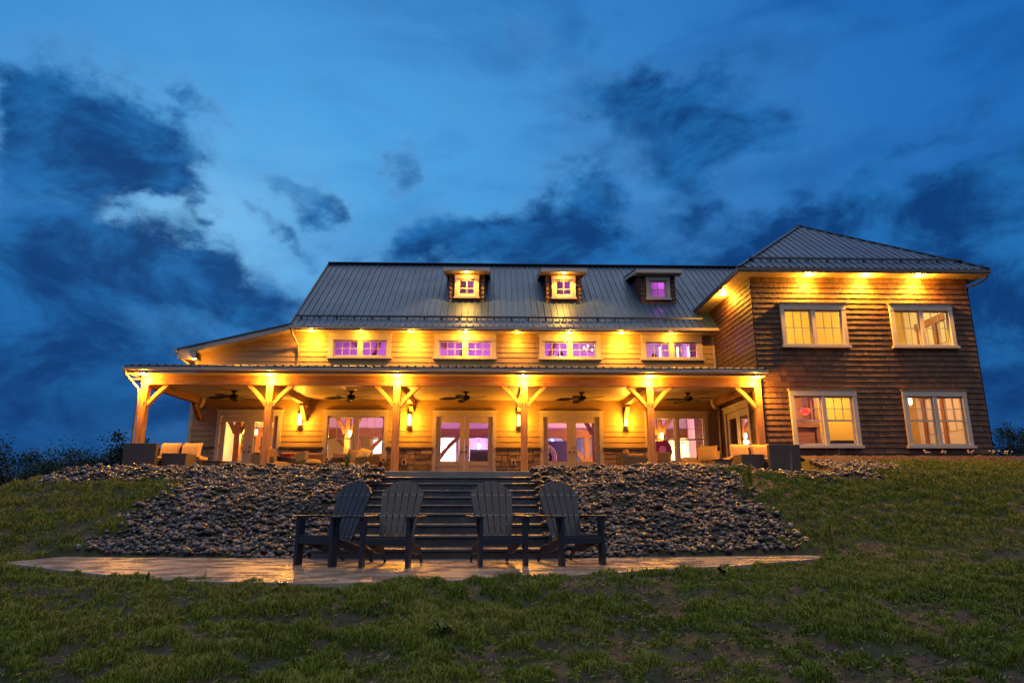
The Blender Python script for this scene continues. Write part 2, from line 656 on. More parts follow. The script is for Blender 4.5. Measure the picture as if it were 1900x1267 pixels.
def rockmask(x, y):
    wob = (fbm(x * 1.3, y * 1.3, 21) - .5) * 1.3 + (fbm(x * 5, y * 5, 23, 2) - .5) * .5
    wob2 = (fbm(x * .8 + 5, y * .8, 31) - .5) * 1.0 + (fbm(x * 5, y * 5, 33, 2) - .5) * .5
    back = 10.25 + .13 * np.maximum(np.abs(x + .7) - 1.6, 0)
    left = (x > -6.25 + wob) & (x < -2.45 + .25 * wob) & (y > back) & (y < 15.72)
    topl = (x > -9.5 + .4 * wob2) & (x < -5.8) & (y > 14.45 + .6 * wob2) & (y < 15.75)
    right = (x > .82 + .25 * wob) & (x < 4.75 + wob) & (y > back) & (y < 15.72)
    topr = (x > 4.5) & (x < 8.6 + wob) & (y > 15.0 + .5 * wob2) & (y < 15.8 + .35 * sst(x, 7.5, 8.3))
    topr |= (x > 7.9) & (x < 9.9) & (y > 16.4 + .3 * wob2) & (y < 17.6)
    return left | topl | right | topr


def height(x, y):
    fore = -.90 - .012 * np.maximum(7 - y, 0) + .0 * x
    t = np.clip((y - 10.2) / 5.4, 0, 1)
    hill = -.84 + 1.58 * (t * .75 + .25 * sst(t, 0, 1))
    tr = np.clip((y - 8.8) / 9.0, 0, 1)
    right = -.9 + 1.95 * (tr * .8 + .2 * sst(tr, 0, 1))
    z = np.where(y < 10.2, fore + (np.clip((y - 6.2) / 1.0, 0, 1)) * .075, hill)
    w = sst(x, 4.6, 7.2)
    z = z * (1 - w) + np.maximum(right, fore + .035 * np.maximum(x - 5, 0)) * w
    # right-hand rock mound crest
    z = z + .17 * np.exp(-((x - 4.2) / 1.9) ** 2 - ((y - 14.6) / .9) ** 2)
    # left flank of the hill falls away
    z = z - .13 * np.maximum(-8.6 - x, 0) ** 1.5 * sst(y, 8, 13)
    z = z - .25 * np.maximum(-13 - x, 0) * sst(y, 4, 20) * .4
    # keep under the porch slab and the house
    under = (x > np.where(y < 18.7, -9.4, -10.4)) & (x < 14.5) & (y > 15.75) & (y < 31)
    uz = np.where(x < 8.2, .55, z)
    z = np.where(under & (x < 8.2), np.minimum(z, uz), z)
    # far land sinks behind
    far = sst(y, 19.5, 30)
    z = z * (1 - far) + far * np.where(x < 0, -2.6, .2)
    z = z - 2.2 * sst(y, 60, 200)
    z = z * (1 - sst(np.abs(x), 40, 120)) + (-2.5) * sst(np.abs(x), 40, 120)
    und = (fbm(x * .55, y * .55, 3) - .5) * .13 + (fbm(x * 2.3, y * 2.3, 9) - .5) * .07 + (fbm(x * 5.2, y * 5.2, 41, 3) - .5) * .17
    keep = patio_d(x, y)
    stepz = (x > -2.7) & (x < 1.0) & (y > 9.8) & (y < 15.9)
    z = z + np.where(under | stepz, 0, und * np.where((y > 7) & (y < 11) & (np.abs(x) < 6.8), .5, 1))
    z = z + np.where(rockmask(x, y) & ~stepz, (fbm(x * 1.7, y * 1.7, 71, 3) - .45) * .26, 0) * np.clip((y - 10.4) / .8, 0, 1) * np.clip((15.7 - y) / .6, 0, 1)
    z = np.where(keep, np.minimum(z, PATIO - .06), z)
    z = np.where(stepz, z - .22, z)
    return z


gx = np.concatenate([[-600, -300, -160, -90, -60, -45, -35, -28, -23, -20], np.arange(-18, 19, .13), [20, 23, 28, 35, 45, 60, 90, 160, 300, 600]])
gy = np.concatenate([[-300, -120, -50, -20, -8, -3, -1], np.arange(0, 20, .11), [20.5, 21.5, 23, 25, 28, 32, 38, 46, 60, 80, 120, 200, 350, 700, 1500]])
GX, GY = np.meshgrid(gx, gy)
GZ = height(GX, GY)
nx, ny = len(gx), len(gy)
V = np.stack([GX, GY, GZ], -1).reshape(-1, 3)
ii = (np.arange(ny - 1)[:, None] * nx + np.arange(nx - 1)[None, :]).ravel()
F = np.stack([ii, ii + 1, ii + nx + 1, ii + nx], -1)
tag(mesh_np('ground', V, F, M['ground'], smooth=True), kind='structure')


# patio slab
pp = [(-6.64, 9.76), (-6.4, 10.93), (-4.4, 10.62), (-2.6, 10.27), (1.2, 10.24), (2.8, 10.55), (4.8, 10.95), (5.2, 10.45)]
front = [(5.2, 10.45), (3.6, 9.35), (1.86, 8.47), (.8, 7.93), (-.36, 7.52), (-1.2, 7.33), (-1.94, 7.29), (-2.7, 7.40), (-3.51, 7.66), (-5.0, 8.55), (-6.64, 9.76)]


def catmull(P, m=8):
    out = []
    for i in range(len(P) - 1):
        p0, p1, p2, p3 = P[max(i - 1, 0)], P[i], P[i + 1], P[min(i + 2, len(P) - 1)]
        for k in range(m):
            t = k / m
            out.append(tuple(.5 * (2 * p1[j] + (p2[j] - p0[j]) * t + (2 * p0[j] - 5 * p1[j] + 4 * p2[j] - p3[j]) * t * t + (3 * p1[j] - p0[j] - 3 * p2[j] + p3[j]) * t ** 3) for j in range(2)))
    return out + [P[-1]]


poly = pp[:-1] + catmull(front)[:-1]
b = MB()
b.prism(poly, PATIO - .16, PATIO)
tag(b.build('patio', M['patio'], bevel=.008), kind='structure')

# steps
stair = empty('garden_steps', (-.83, 12.9, 0), 'wide flight of wet dark concrete steps between the two stone beds', 'steps')
RAT = [0.0445, .0352, .0263, .0164, .0072, -.0042, -.0163, -.0312, -.0469, -.0653]
ydk = [15.7 - .617 * k for k in range(10)]
zk = [FLOOR] + [ydk[k] * RAT[k] for k in range(1, 10)]
for k in range(1, 10):
    zn = zk[k]
    b = MB()
    x0, x1 = -2.62 + rnd.uniform(-.02, .02), .95 + rnd.uniform(-.02, .02)
    b.box(x0, x1, ydk[k], ydk[k] + .62, zn - .045, zn)
    b.box(x0, x1, ydk[k] + .025, ydk[k] + .62, (zk[k + 1] if k < 9 else PATIO - .05) - .02, zn - .045)
    b.build('step', M['step'], stair, bevel=.012)

# porch floor slab
b = MB()
b.prism([(-9.35, 15.7), (7.70, 15.7), (7.70, 22.55), (-10.3, 22.55), (-10.3, 18.6), (-9.35, 18.6)], .40, FLOOR)
b.box(7.70, 8.3, 15.7, 18.98, .40, FLOOR)
b.box(-3.4, 1.7, 15.74, 16.2, -.1, .40)
tag(b.build('porch_floor', M['concrete'], bevel=.012), kind='structure')
# mulch bed at the wing
b = MB()
mu = np.arange(8.3, 19.8, .09)
mv = np.array([17.74, 17.82, 17.92, 18.02, 18.12, 18.22, 18.32, 18.42, 18.54, 18.66, 18.78, 18.92, 19.06, 19.6])
MX, MY = np.meshgrid(mu, mv)
MX = MX + nrng.normal(0, .02, MX.shape)
edge_ = .12 * (fbm(MX * 1.5, MX * 0, 81, 3) - .5)
MZ = height(MX, np.minimum(MY, 19.2)) - .05 + .21 * sst(MY + edge_, 17.74, 18.2) + nrng.normal(0, .016, MX.shape)
for i in range(len(mv) - 1):
    for j in range(len(mu) - 1):
        b.face([(MX[p, q], MY[p, q], MZ[p, q]) for p, q in ((i, j), (i, j + 1), (i + 1, j + 1), (i + 1, j))], .5)
tag(b.build('mulch_bed', M['mulch']), kind='structure')

# ------------------------------------------------------------------ the house
YW, YF, XL, XLL, XR, XRR = 22.6, 19.05, -6.75, -10.1, 7.71, 14.31
house = empty('house', (0, YW, FLOOR), 'tan sided barn style house with metal roof, long porch and brown shingled two storey wing', 'house')
TF = lambda yw: (lambda u_, v_, w_: (u_, yw - w_, v_))            # wall facing the camera
TSD = lambda xw: (lambda u_, v_, w_: (xw - w_, u_, v_))           # wall facing left (u runs along y)


def cells(mb, T, u0, u1, v0, v1, ops, w=0.0, depth=.14, reveal=True, clip=None):
    """sheathing with rectangular openings and their reveals"""
    us = sorted({u0, u1, *[q for o in ops for q in o[:2] if u0 < q < u1]})
    vs = sorted({v0, v1, *[q for o in ops for q in o[2:] if v0 < q < v1]})
    for a, c in zip(us[:-1], us[1:]):
        for d, e in zip(vs[:-1], vs[1:]):
            mu, mv = (a + c) / 2, (d + e) / 2
            if any(o[0] < mu < o[1] and o[2] < mv < o[3] for o in ops):
                continue
            for ww in (w, w - depth):
                mb.face([T(a, d, ww), T(c, d, ww), T(c, e, ww), T(a, e, ww)])
    for o in ops:
        a, c, d, e = o
        for p, q in (((a, d), (a, e)), ((c, d), (c, e)), ((a, d), (c, d)), ((a, e), (c, e))):
            mb.face([T(p[0], p[1], w), T(q[0], q[1], w), T(q[0], q[1], w - depth), T(p[0], p[1], w - depth)])


def courses(mb, T, u0, u1, v0, v1, ops, exp, th, shingle=False, clip=None):
    k = 0
    v = v0
    while v < v1 - .01:
        vt = min(v + exp, v1)
        brk = sorted({v, vt, *[q for o in ops for q in o[2:] if v < q < vt]})
        for d, e in zip(brk[:-1], brk[1:]):
            mid = (d + e) / 2
            a0, a1 = (u0, u1) if clip is None else clip(mid, u0, u1)
            segs = [(a0, a1)]
            for o in ops:
                if o[2] < mid < o[3]:
                    ns = []
                    for s in segs:
                        if o[1] <= s[0] or o[0] >= s[1]:
                            ns.append(s)
                        else:
                            if s[0] < o[0]:
                                ns.append((s[0], o[0]))
                            if s[1] > o[1]:
                                ns.append((o[1], s[1]))
                    segs = ns
            wd = lambda q: .004 + (th - .004) * (1 - (q - v) / exp)
            for s in segs:
                if s[1] - s[0] < .005:
                    continue
                if not shingle:
                    mb.face([T(s[0], d, wd(d)), T(s[1], d, wd(d)), T(s[1], e, wd(e)), T(s[0], e, wd(e))], .5 + rnd.uniform(-.2, .2))
                    if d == v:
                        mb.face([T(s[0], d, 0), T(s[1], d, 0), T(s[1], d, wd(d)), T(s[0], d, wd(d))])
                else:
                    p = s[0]
                    while p < s[1] - 1e-4:
                        q = min(p + rnd.choice((.09, .12, .15, .18)) + rnd.uniform(-.015, .015), s[1])
                        if s[1] - q < .04:
                            q = s[1]
                        j = rnd.uniform(-.003, .003)
                        dz = rnd.uniform(-.007, .002) if d == v else 0
                        var = min(1, max(0, rnd.gauss(.5, .27)))
                        g = .0025
                        mb.face([T(p + g, d + dz, wd(d) + j), T(q - g, d + dz, wd(d) + j), T(q - g, e, wd(e) + j * .3), T(p + g, e, wd(e) + j * .3)], var)
                        mb.face([T(p + g, d + dz, -.002), T(q - g, d + dz, -.002), T(q - g, d + dz, wd(d) + j), T(p + g, d + dz, wd(d) + j)], var)
                        for x_ in (p + g, q - g):
                            mb.face([T(x_, d + dz, 0), T(x_, d + dz, wd(d) + j), T(x_, e, wd(e)), T(x_, e, 0)], var * .5)
                        p = q
        v = vt
        k += 1


def window(parent, T, u0, u1, v0, v1, units=2, grid=(3, 2), midrail=False, head=.20, side=.12, sill=.07, proj=.075, name='window', mull=.10, flare=.05):
    """casing + crown (window), with sash, sill and pane as its pieces; returns (object, opening)"""
    b = MB()
    vi0, vi1, ui0, ui1 = v0 + sill, v1 - head, u0 + side, u1 - side
    b.box(u0, ui0, vi0 + .001, vi1, -.02, proj, T)
    b.box(ui1, u1, vi0 + .001, vi1, -.02, proj, T)
    b.box(u0 - .002, u1 + .002, vi1, v1 - .05, -.02, proj + .008, T)
    b.hexa([T(u0 - .012, v1 - .05, -.02), T(u1 + .012, v1 - .05, -.02), T(u1 + .012, v1 - .05, proj + .02), T(u0 - .012, v1 - .05, proj + .02),
            T(u0 - flare, v1, -.02), T(u1 + flare, v1, -.02), T(u1 + flare, v1, proj + .02 + flare), T(u0 - flare, v1, proj + .02 + flare)])
    wu = (ui1 - ui0 - mull * (units - 1)) / units
    for k in range(units - 1):
        c = ui0 + wu * (k + 1) + mull * k
        b.box(c, c + mull, vi0, vi1, -.02, proj - .012, T)
    o = b.build(name, M['trim'], parent)
    b = MB()
    b.box(u0 - .045, u1 + .045, v0, vi0, -.02, proj + .045, T)
    b.build('sill', M['trim'], o)
    b = MB()
    g = MB()
    for k in range(units):
        a = ui0 + (wu + mull) * k
        c = a + wu
        fw = .045
        b.box(a, a + fw, vi0, vi1, -.03, .018, T)
        b.box(c - fw, c, vi0, vi1, -.03, .018, T)
        b.box(a + fw, c - fw, vi0, vi0 + fw + .015, -.03, .017, T)
        b.box(a + fw, c - fw, vi1 - fw, vi1, -.03, .017, T)
        gv0, gv1 = vi0 + fw + .015, vi1 - fw
        if midrail:
            vm = gv0 + (gv1 - gv0) * .5
            b.box(a + fw, c - fw, vm - .022, vm + .022, -.03, .012, T)
            gr0 = vm + .022
        else:
            gr0 = gv0
        for i in range(1, grid[0]):
            x = a + fw + (c - a - 2 * fw) * i / grid[0]
            b.box(x - .009, x + .009, gr0, gv1, -.014, .004, T)
        for i in range(1, grid[1]):
            y = gr0 + (gv1 - gr0) * i / grid[1]
            b.box(a + fw, c - fw, y - .009, y + .009, -.0135, .0035, T)
        g.face([T(a + fw, gv0, -.02), T(c - fw, gv0, -.02), T(c - fw, gv1, -.02), T(a + fw, gv1, -.02)])
    b.build('sash', M['trim'], o)
    build_split(g, 'pane', M['glass'], o)
    return o, (u0 + side * .6, u1 - side * .6, v0 + sill * .5, v1 - head * .6)


def french_door(parent, T, u0, u1, v0, v1, swap=False):
    b = MB()
    head, side, proj = .20, .12, .06
    ui0, ui1, vi1 = u0 + side, u1 - side, v1 - head
    b.box(u0, ui0, v0, vi1, -.02, proj, T)
    b.box(ui1, u1, v0, vi1, -.02, proj, T)
    b.box(u0 - .002, u1 + .002, vi1, v1 - .05, -.02, proj + .008, T)
    b.hexa([T(u0 - .012, v1 - .05, -.02), T(u1 + .012, v1 - .05, -.02), T(u1 + .012, v1 - .05, proj + .02), T(u0 - .012, v1 - .05, proj + .02),
            T(u0 - .045, v1, -.02), T(u1 + .045, v1, -.02), T(u1 + .045, v1, proj + .06), T(u0 - .045, v1, proj + .06)])
    o = b.build('french_door', M['trim'], parent)
    mid = (ui0 + ui1) / 2
    hd = MB()
    hg = MB()
    for a, c in ((ui0 + .004, mid - .004), (mid + .004, ui1 - .004)):
        b = MB()
        g = MB()
        sw, top, bot = .155, .20, .62
        b.box(a, a + sw, v0 + .01, vi1 - .004, -.05, -.004, T)
        b.box(c - sw, c, v0 + .01, vi1 - .004, -.05, -.004, T)
        b.box(a + sw, c - sw, vi1 - top, vi1 - .004, -.05, -.004, T)
        b.box(a + sw, c - sw, v0 + .01, v0 + .15, -.05, -.004, T)
        b.box(a + sw, c - sw, v0 + bot - .14, v0 + bot, -.05, -.004, T)
        b.box(a + sw, c - sw, v0 + .15, v0 + bot - .14, -.04, -.022, T)
        b.box(a + sw + .05, c - sw - .05, v0 + .20, v0 + bot - .19, -.03, -.012, T)
        b.build('door_leaf', M['door'], o)
        g.face([T(a + sw, v0 + bot, -.028), T(c - sw, v0 + bot, -.028), T(c - sw, vi1 - top, -.028), T(a + sw, vi1 - top, -.028)])
        g.build('pane', M['glass'], o)
        e = a if a < mid - .3 else c
        for z in (.35, 1.05, 1.8):
            hg.box(e - .016, e + .016, v0 + z, v0 + z + .1, -.003, .006, T)
    for sx in (-1, 1):
        x = mid + sx * .075
        hd.lathe((x, v0 + .93, 0), [(.03, -.004), (.03, .012), (.012, .014), (.012, .045), (.028, .05), (.032, .065), (.02, .08)], 10, T)
    hd.lathe((mid + .075, v0 + 1.08, 0), [(.03, -.004), (.03, .012), (.02, .02)], 10, T)
    build_split(hd, 'handle', M['black'], o)
    build_split(hg, 'hinge', M['black'], o)
    return o, (u0 + side * .6, u1 - side * .6, v0, v1 - head * .6)


# --- openings of the main front wall
TW = TF(YW)
ops_low, ops_up = [], []
for x in (-8.1, -.96, 2.63):
    _, op = french_door(house, TW, x - 1.065, x + 1.065, FLOOR, 2.98)
    ops_low.append(op)
for x in (-4.58, 6.19):
    _, op = window(house, TW, x - 1.06, x + 1.06, 1.21, 2.98, midrail=True)
    ops_low.append(op)
UPX = (-4.58, -.98, 2.63, 6.18)
for x in UPX:
    _, op = window(house, TW, x - 1.06, x + 1.06, 4.74, 5.625, head=.235, side=.15, sill=.07, proj=.08, flare=.02)
    ops_up.append(op)
# --- walls
b = MB()
cells(b, TW, XLL, XR, FLOOR - .2, 4.3, ops_low)
cells(b, TW, XL, XR, 4.3, 5.9, ops_up)
b.face([TW(XLL, 4.3, 0), TW(XL, 4.3, 0), TW(XL, 5.75, 0), TW(XLL, 4.86, 0)])
for yb in (YW - .01, 30.6):
    pass
b.face([(XLL, YW, FLOOR), (XLL, 30.6, FLOOR), (XLL, 30.6, 4.9), (XLL, YW, 4.9)])
b.face([(XLL, 30.6, FLOOR), (11.5, 30.6, FLOOR), (11.5, 30.6, 6.1), (XLL, 30.6, 6.1)])
for x in (XL, 11.4):
    b.face([(x, YW, 4.2), (x, 30.6, 4.2), (x, 30.6, 6.1), (x, 26.57, 9.45), (x, YW, 6.1)])
b.build('wall', M['plaster'], house)
stone_u = []
lo_edges = sorted([(o[0] - .048, o[1] + .048) for o in ops_low])
b = MB()
courses(b, TW, XLL + .11, XR, 1.76, 3.34, ops_low, .178, .024)
b.build('lap_siding', M['siding'], house)
b = MB()
courses(b, TW, XLL + .11, XR - .1, 4.28, 5.64, ops_up, .178, .024, clip=lambda z, a, c: (max(a, -6.8 - (5.70 - z) / .247 - .25) if z > 4.70 else a, c))
b.build('lap_siding', M['siding'], house)
b = MB()
b.box(XLL, XLL + .11, FLOOR, 3.34, -.02, .024, TW)
b.box(XLL, XLL + .11, 4.28, 4.9, -.02, .024, TW)
b.box(XR - .1, XR - .002, 4.28, 5.62, -.02, .022, TW)
b.box(XR - .10, XR - .03, 1.76, 3.33, -.02, .02, TW)
build_split(b, 'corner_board', M['trim'], house)
# --- stone wainscot
cp = MB()


def stone_span(a, c, ztop):
    b = MB()
    b.box(a, c, FLOOR, ztop, .001, .03, TW, .2, 1)
    z = FLOOR
    while z < ztop - .01:
        h = min(rnd.choice((.09, .13, .17, .20)), ztop - z)
        if ztop - z - h < .05:
            h = ztop - z
        x = a
        while x < c - .001:
            L = min(rnd.uniform(.16, .5), c - x)
            if c - x - L < .07:
                L = c - x
            pr = .048 + rnd.uniform(0, .03)
            g, q = .006, .016
            b.hexa([TW(x + g, z + g, .03), TW(x + L - g, z + g, .03), TW(x + L - g, z + h - g, .03), TW(x + g, z + h - g, .03),
                    TW(x + q, z + q, pr), TW(x + L - q, z + q, pr + rnd.uniform(-.008, .008)), TW(x + L - q, z + h - q, pr), TW(x + q, z + h - q, pr)], rnd.random())
            x += L
        z += h
    b.build('stone_wainscot', None, house, mats=[M['stone'], M['mortar']])


edges = [XLL] + [q for e in lo_edges for q in e] + [XR]
for a, c in zip(edges[0::2], edges[1::2]):
    if c - a < .08:
        continue
    stone_span(a, c, 1.70)
    cp.box(a, c, 1.70, 1.765, 0, .10, TW)
for uw in ((-5.64, -3.52), (5.13, 7.25)):
    stone_span(uw[0], uw[1], 1.20)
build_split(cp, 'wainscot_cap', M['cap'], house, bevel=.008)


# --- ribbed metal roofs
def ribs(mb, O, e, up, nrm, s0, s1, lo, hi, sp=.229, rh=.034, rw=.062):
    """panel along e from s0 to s1; each rib runs up the slope between lo(s) and hi(s)"""
    O, e, up, nrm = Vector(O), Vector(e), Vector(up).normalized(), Vector(nrm).normalized()
    prof = []
    s = s0
    while s < s1:
        prof += [(s, 0), (s + sp * .36, 0), (s + sp * .38, .006), (s + sp * .42, .006), (s + sp * .44, 0), (s + sp - rw, 0), (s + sp - rw * .75, rh), (s + sp - rw * .25, rh)]
        s += sp
    prof = [(min(p, s1), h) for p, h in prof if p <= s1] + [(s1, 0)]
    for (a, ha), (c, hc) in zip(prof[:-1], prof[1:]):
        if c - a < 1e-5:
            continue
        if hi(a) - lo(a) < .002 and hi(c) - lo(c) < .002:
            continue
        P = lambda s_, t, h: O + e * s_ + up * t + nrm * h
        mb.face([P(a, lo(a), ha), P(c, lo(c), hc), P(c, hi(c), hc), P(a, hi(a), ha)])


b = MB()
RS = .843
eave = (22.06, 5.785)
L1 = math.hypot(1, RS)
rl = (26.57 - 22.06) * L1
up_ = Vector((0, 1, RS))
nr_ = Vector((0, -RS, 1))
cut = (23.3 - 22.06) * L1
ribs(b, (-6.85, eave[0], eave[1]), (1, 0, 0), up_, nr_, 0, 7.70 + 6.85, lambda s: 0, lambda s: rl)
ribs(b, (7.70, eave[0], eave[1]), (1, 0, 0), up_, nr_, 0, 4.0, lambda s: cut, lambda s: rl)
zr = eave[1] + RS * 4.51
b.face([(-6.85, 26.57, zr), (11.7, 26.57, zr), (11.7, 31.1, eave[1]), (-6.85, 31.1, eave[1])])
b.bar((-6.86, 26.55, zr + .025), (11.6, 26.55, zr + .025), .3, .03, mi=1)
b.bar((-6.855, 22.06, eave[1] + .01), (-6.855, 26.55, zr + .01), .05, .07, mi=1)
# snow guard rail on the roof
for (yy, zo) in ((22.45, .09),):
    zz = eave[1] + RS * (yy - eave[0])
    b.bar((-6.8, yy - .03, zz + zo), (7.28, yy - .03, zz + zo), .05, .06, mi=1)
    for k in range(24):
        x = -6.6 + k * .6
        b.bar((x, yy, zz), (x, yy - .03, zz + zo), .05, .03, mi=1)
b.build('roof', None, house, mats=[M['roof'], M['fascia_dark']])
# eave: gutter, soffit
b = MB()
b.box(-6.87, 7.69, 21.98, 22.07, 5.66, 5.765)
b.box(-6.87, 7.69, 22.07, 22.10, 5.62, 5.77)
b.build('gutter', M['gutter'], house, bevel=.01)
b = MB()
b.box(-6.83, 7.69, 22.10, YW - .001, 5.628, 5.65)
b.build('soffit', M['soffit'], house)
# lean-to roof on the left
b = MB()
p0, p1 = Vector((-6.80, 0, 5.72)), Vector((-10.5, 0, 4.80))
for y0, y1, dz, th, mi in ((22.02, 30.8, .10, .05, 0),):
    b.hexa([(p1.x, y0, p1.z + .10), (p0.x, y0, p0.z + .08), (p0.x, y1, p0.z + .08), (p1.x, y1, p1.z + .10),
            (p1.x, y0, p1.z + .15), (p0.x, y0, p0.z + .13), (p0.x, y1, p0.z + .13), (p1.x, y1, p1.z + .15)], mi=1)
b.hexa([(p1.x + .02, 22.05, p1.z - .06), (p0.x, 22.05, p0.z - .08), (p0.x, 22.10, p0.z - .08), (p1.x + .02, 22.10, p1.z - .06),
        (p1.x + .02, 22.05, p1.z + .10), (p0.x, 22.05, p0.z + .08), (p0.x, 22.10, p0.z + .08), (p1.x + .02, 22.10, p1.z + .10)], mi=2)
b.hexa([(p1.x + .05, 22.10, p1.z - .03), (p0.x, 22.10, p0.z - .05), (p0.x, YW - .03, p0.z - .05), (p1.x + .05, YW - .03, p1.z - .03),
        (p1.x + .05, 22.10, p1.z), (p0.x, 22.10, p0.z - .02), (p0.x, YW - .03, p0.z - .02), (p1.x + .05, YW - .03, p1.z)], mi=3)
b.box(-10.6, -10.5, 22.02, 30.8, 4.80, 4.92, mi=2)
b.box(-10.5, -9.92, 22.10, 22.59, 4.62, 4.645, mi=3)
b.box(-10.5, -10.1, 22.59, 30.6, 4.62, 4.645, mi=3)
b.hexa([(-10.49, 22.06, 4.60), (-9.90, 22.06, 4.60), (-9.90, 22.10, 4.60), (-10.49, 22.10, 4.60), (-10.49, 22.06, 4.75), (-9.90, 22.06, 4.88), (-9.90, 22.10, 4.88), (-10.49, 22.10, 4.75)], mi=2)
b.build('lean_to_roof', None, house, mats=[M['roof'], M['fascia_dark'], M['gutter'], M['soffit']])

# --- dormers
DORM = []
for dx_, lit in ((-1.0, 1), (2.565, 1), (6.07, 0)):
    hw, yd = .64, 23.62
    zb, zt = eave[1] + RS * (yd - eave[0]), 8.16
    TD = TF(yd)
    w0, w1, h0, h1 = dx_ - .44, dx_ + .44, zb + .13, zt - .035
    b = MB()
    courses(b, TD, dx_ - hw, dx_ + hw, zb - .02, zt + .02, [(w0 + .05, w1 - .05, h0 + .04, h1 - .05)], .165, .03, True)
    cells(b, TD, dx_ - hw, dx_ + hw, zb - .02, zt + .04, [(w0 + .08, w1 - .08, h0 + .04, h1 - .08)], depth=.1)
    for sx in (-1, 1):
        x = dx_ + sx * hw
        ye = yd + (zt - zb) / RS
        TS = (lambda u_, v_, w_, x=x, sx=sx: (x + sx * w_, u_, v_))
        courses(b, TS, yd, ye, zb, zt + .02, [], .165, .026, True, clip=lambda z, a, c, zb=zb: (a, min(c, yd + (z - zb) / RS)))
        b.face([(x, yd, zb), (x, yd, zt + .1), (x, ye + .1, zt + .1)])
    o = b.build('dormer', M['shingle'], house)
    _, _ = window(o, TD, w0, w1, h0, h1, units=1, grid=(2, 2), head=.15, side=.13, sill=.06, proj=.065, name='window_frame', flare=.02) if False else (None, None)
    f = MB()
    g = MB()
    pj = .07
    f.box(w0, w0 + .13, h0 + .06, h1 - .15, -.02, pj, TD)
    f.box(w1 - .13, w1, h0 + .06, h1 - .15, -.02, pj, TD)
    f.box(w0 - .01, w1 + .01, h1 - .15, h1, -.02, pj + .012, TD)
    f.box(w0 - .035, w1 + .035, h0, h0 + .06, -.02, pj + .03, TD)
    a, c, d, e = w0 + .13, w1 - .13, h0 + .06, h1 - .15
    for q in ((a, a + .055, d, e), (c - .055, c, d, e), (a + .055, c - .055, d, d + .055), (a + .055, c - .055, e - .055, e)):
        f.box(*q, -.03, .02, TD)
    f.box((a + c) / 2 - .011, (a + c) / 2 + .011, d + .055, e - .055, -.015, .008, TD)
    f.box(a + .055, c - .055, (d + e) / 2 - .011, (d + e) / 2 + .011, -.0145, .0075, TD)
    g.face([TD(a, d, -.02), TD(c, d, -.02), TD(c, e, -.02), TD(a, e, -.02)])
    f.build('window_frame', M['trim'], o)
    g.build('pane', M['glass'], o)
    li = MB()
    zl = lambda y: eave[1] + RS * (y - eave[0]) + .05
    li.face([(dx_ - hw + .06, yd + .11, zl(yd + .11)), (dx_ + hw - .06, yd + .11, zl(yd + .11)), (dx_ + hw - .06, yd + .62, zl(yd + .62)), (dx_ - hw + .06, yd + .62, zl(yd + .62))])
    li.face([(dx_ - hw + .06, yd + .62, zl(yd + .62)), (dx_ + hw - .06, yd + .62, zl(yd + .62)), (dx_ + hw - .06, yd + .62, zt + .03), (dx_ - hw + .06, yd + .62, zt + .03)])
    li.face([(dx_ - hw + .06, yd + .11, zt + .03), (dx_ + hw - .06, yd + .11, zt + .03), (dx_ + hw - .06, yd + .62, zt + .03), (dx_ - hw + .06, yd + .62, zt + .03)])
    li.build('lining', M['plaster'], o)
    DORM.append((o, (dx_ + .3, yd + .3, zt - .12), lit))
    r_ = MB()
    y0, ov = yd - .36, .86
    ye = 25.6
    zf, ze = zt + .02, eave[1] + RS * (ye - eave[0]) + .02
    r_.hexa([(dx_ - ov, y0, zf + .13), (dx_ + ov, y0, zf + .13), (dx_ + ov, ye, ze - .03), (dx_ - ov, ye, ze - .03),
             (dx_ - ov, y0, zf + .17), (dx_ + ov, y0, zf + .17), (dx_ + ov, ye, ze + .02), (dx_ - ov, ye, ze + .02)], mi=0)
    r_.box(dx_ - ov + .01, dx_ + ov - .01, y0, y0 + .035, zf, zf + .135, mi=1)
    r_.box(dx_ - ov + .012, dx_ + ov - .012, y0 + .035, yd + .05, zf - .005, zf + .02, mi=2)
    for sx in (-1, 1):
        x = dx_ + sx * (ov - .03)
        sl = (ze - .03 - zf - .13) / (ye - y0)
        r_.hexa([(x - .02, y0 + .035, zf + .002), (x + .02, y0 + .035, zf + .002), (x + .02, ye, ze - .17), (x - .02, ye, ze - .17),
                 (x - .02, y0 + .035, zf + .13), (x + .02, y0 + .035, zf + .13), (x + .02, ye, ze - .032), (x - .02, ye, ze - .032)], mi=1)
    r_.build('dormer_roof', None, o, mats=[M['roof'], M['trim'], M['soffit']])

# --- porch: roof, soffit, beam, posts
b = MB()
ps = .185
pl = 4.15 * math.hypot(1, ps)
ribs(b, (-10.16, 18.44, 3.655), (1, 0, 0), (0, 1, ps), (0, -ps, 1), 0, 17.88, lambda s: 0, lambda s: pl, rh=.036)
b.box(-10.17, 7.71, 18.43, 18.455, 3.595, 3.65, mi=1)
b.build('porch_roof', None, house, mats=[M['roof'], M['fascia_dark']])
b = MB()
b.box(-10.2, 7.72, 18.34, 18.425, 3.52, 3.595)
b.box(-10.19, 7.70, 18.456, 18.49, 3.49, 3.64)
b.box(-10.2, -10.16, 18.49, YW, 3.46, 3.62)
b.build('porch_gutter', M['gutter'], house, bevel=.008)
b = MB()
b.box(-10.15, 7.70, 18.49, 18.84, 3.455, 3.475)
b.build('porch_soffit', M['soffit'], house)
b = MB()
b.box(-10.15, 7.70, 18.86, YW - .001, 3.335, 3.36)
b.build('porch_ceiling', M['ceiling'], house)
YP = 18.93
b = MB()
b.box(-9.86, 7.68, YP - .10, YP + .10, 3.19, 3.455)
b.build('porch_beam', M['timber_x'], house, bevel=.01)
PX = (-9.75, -6.28, -2.72, .87, 4.46, 7.58)


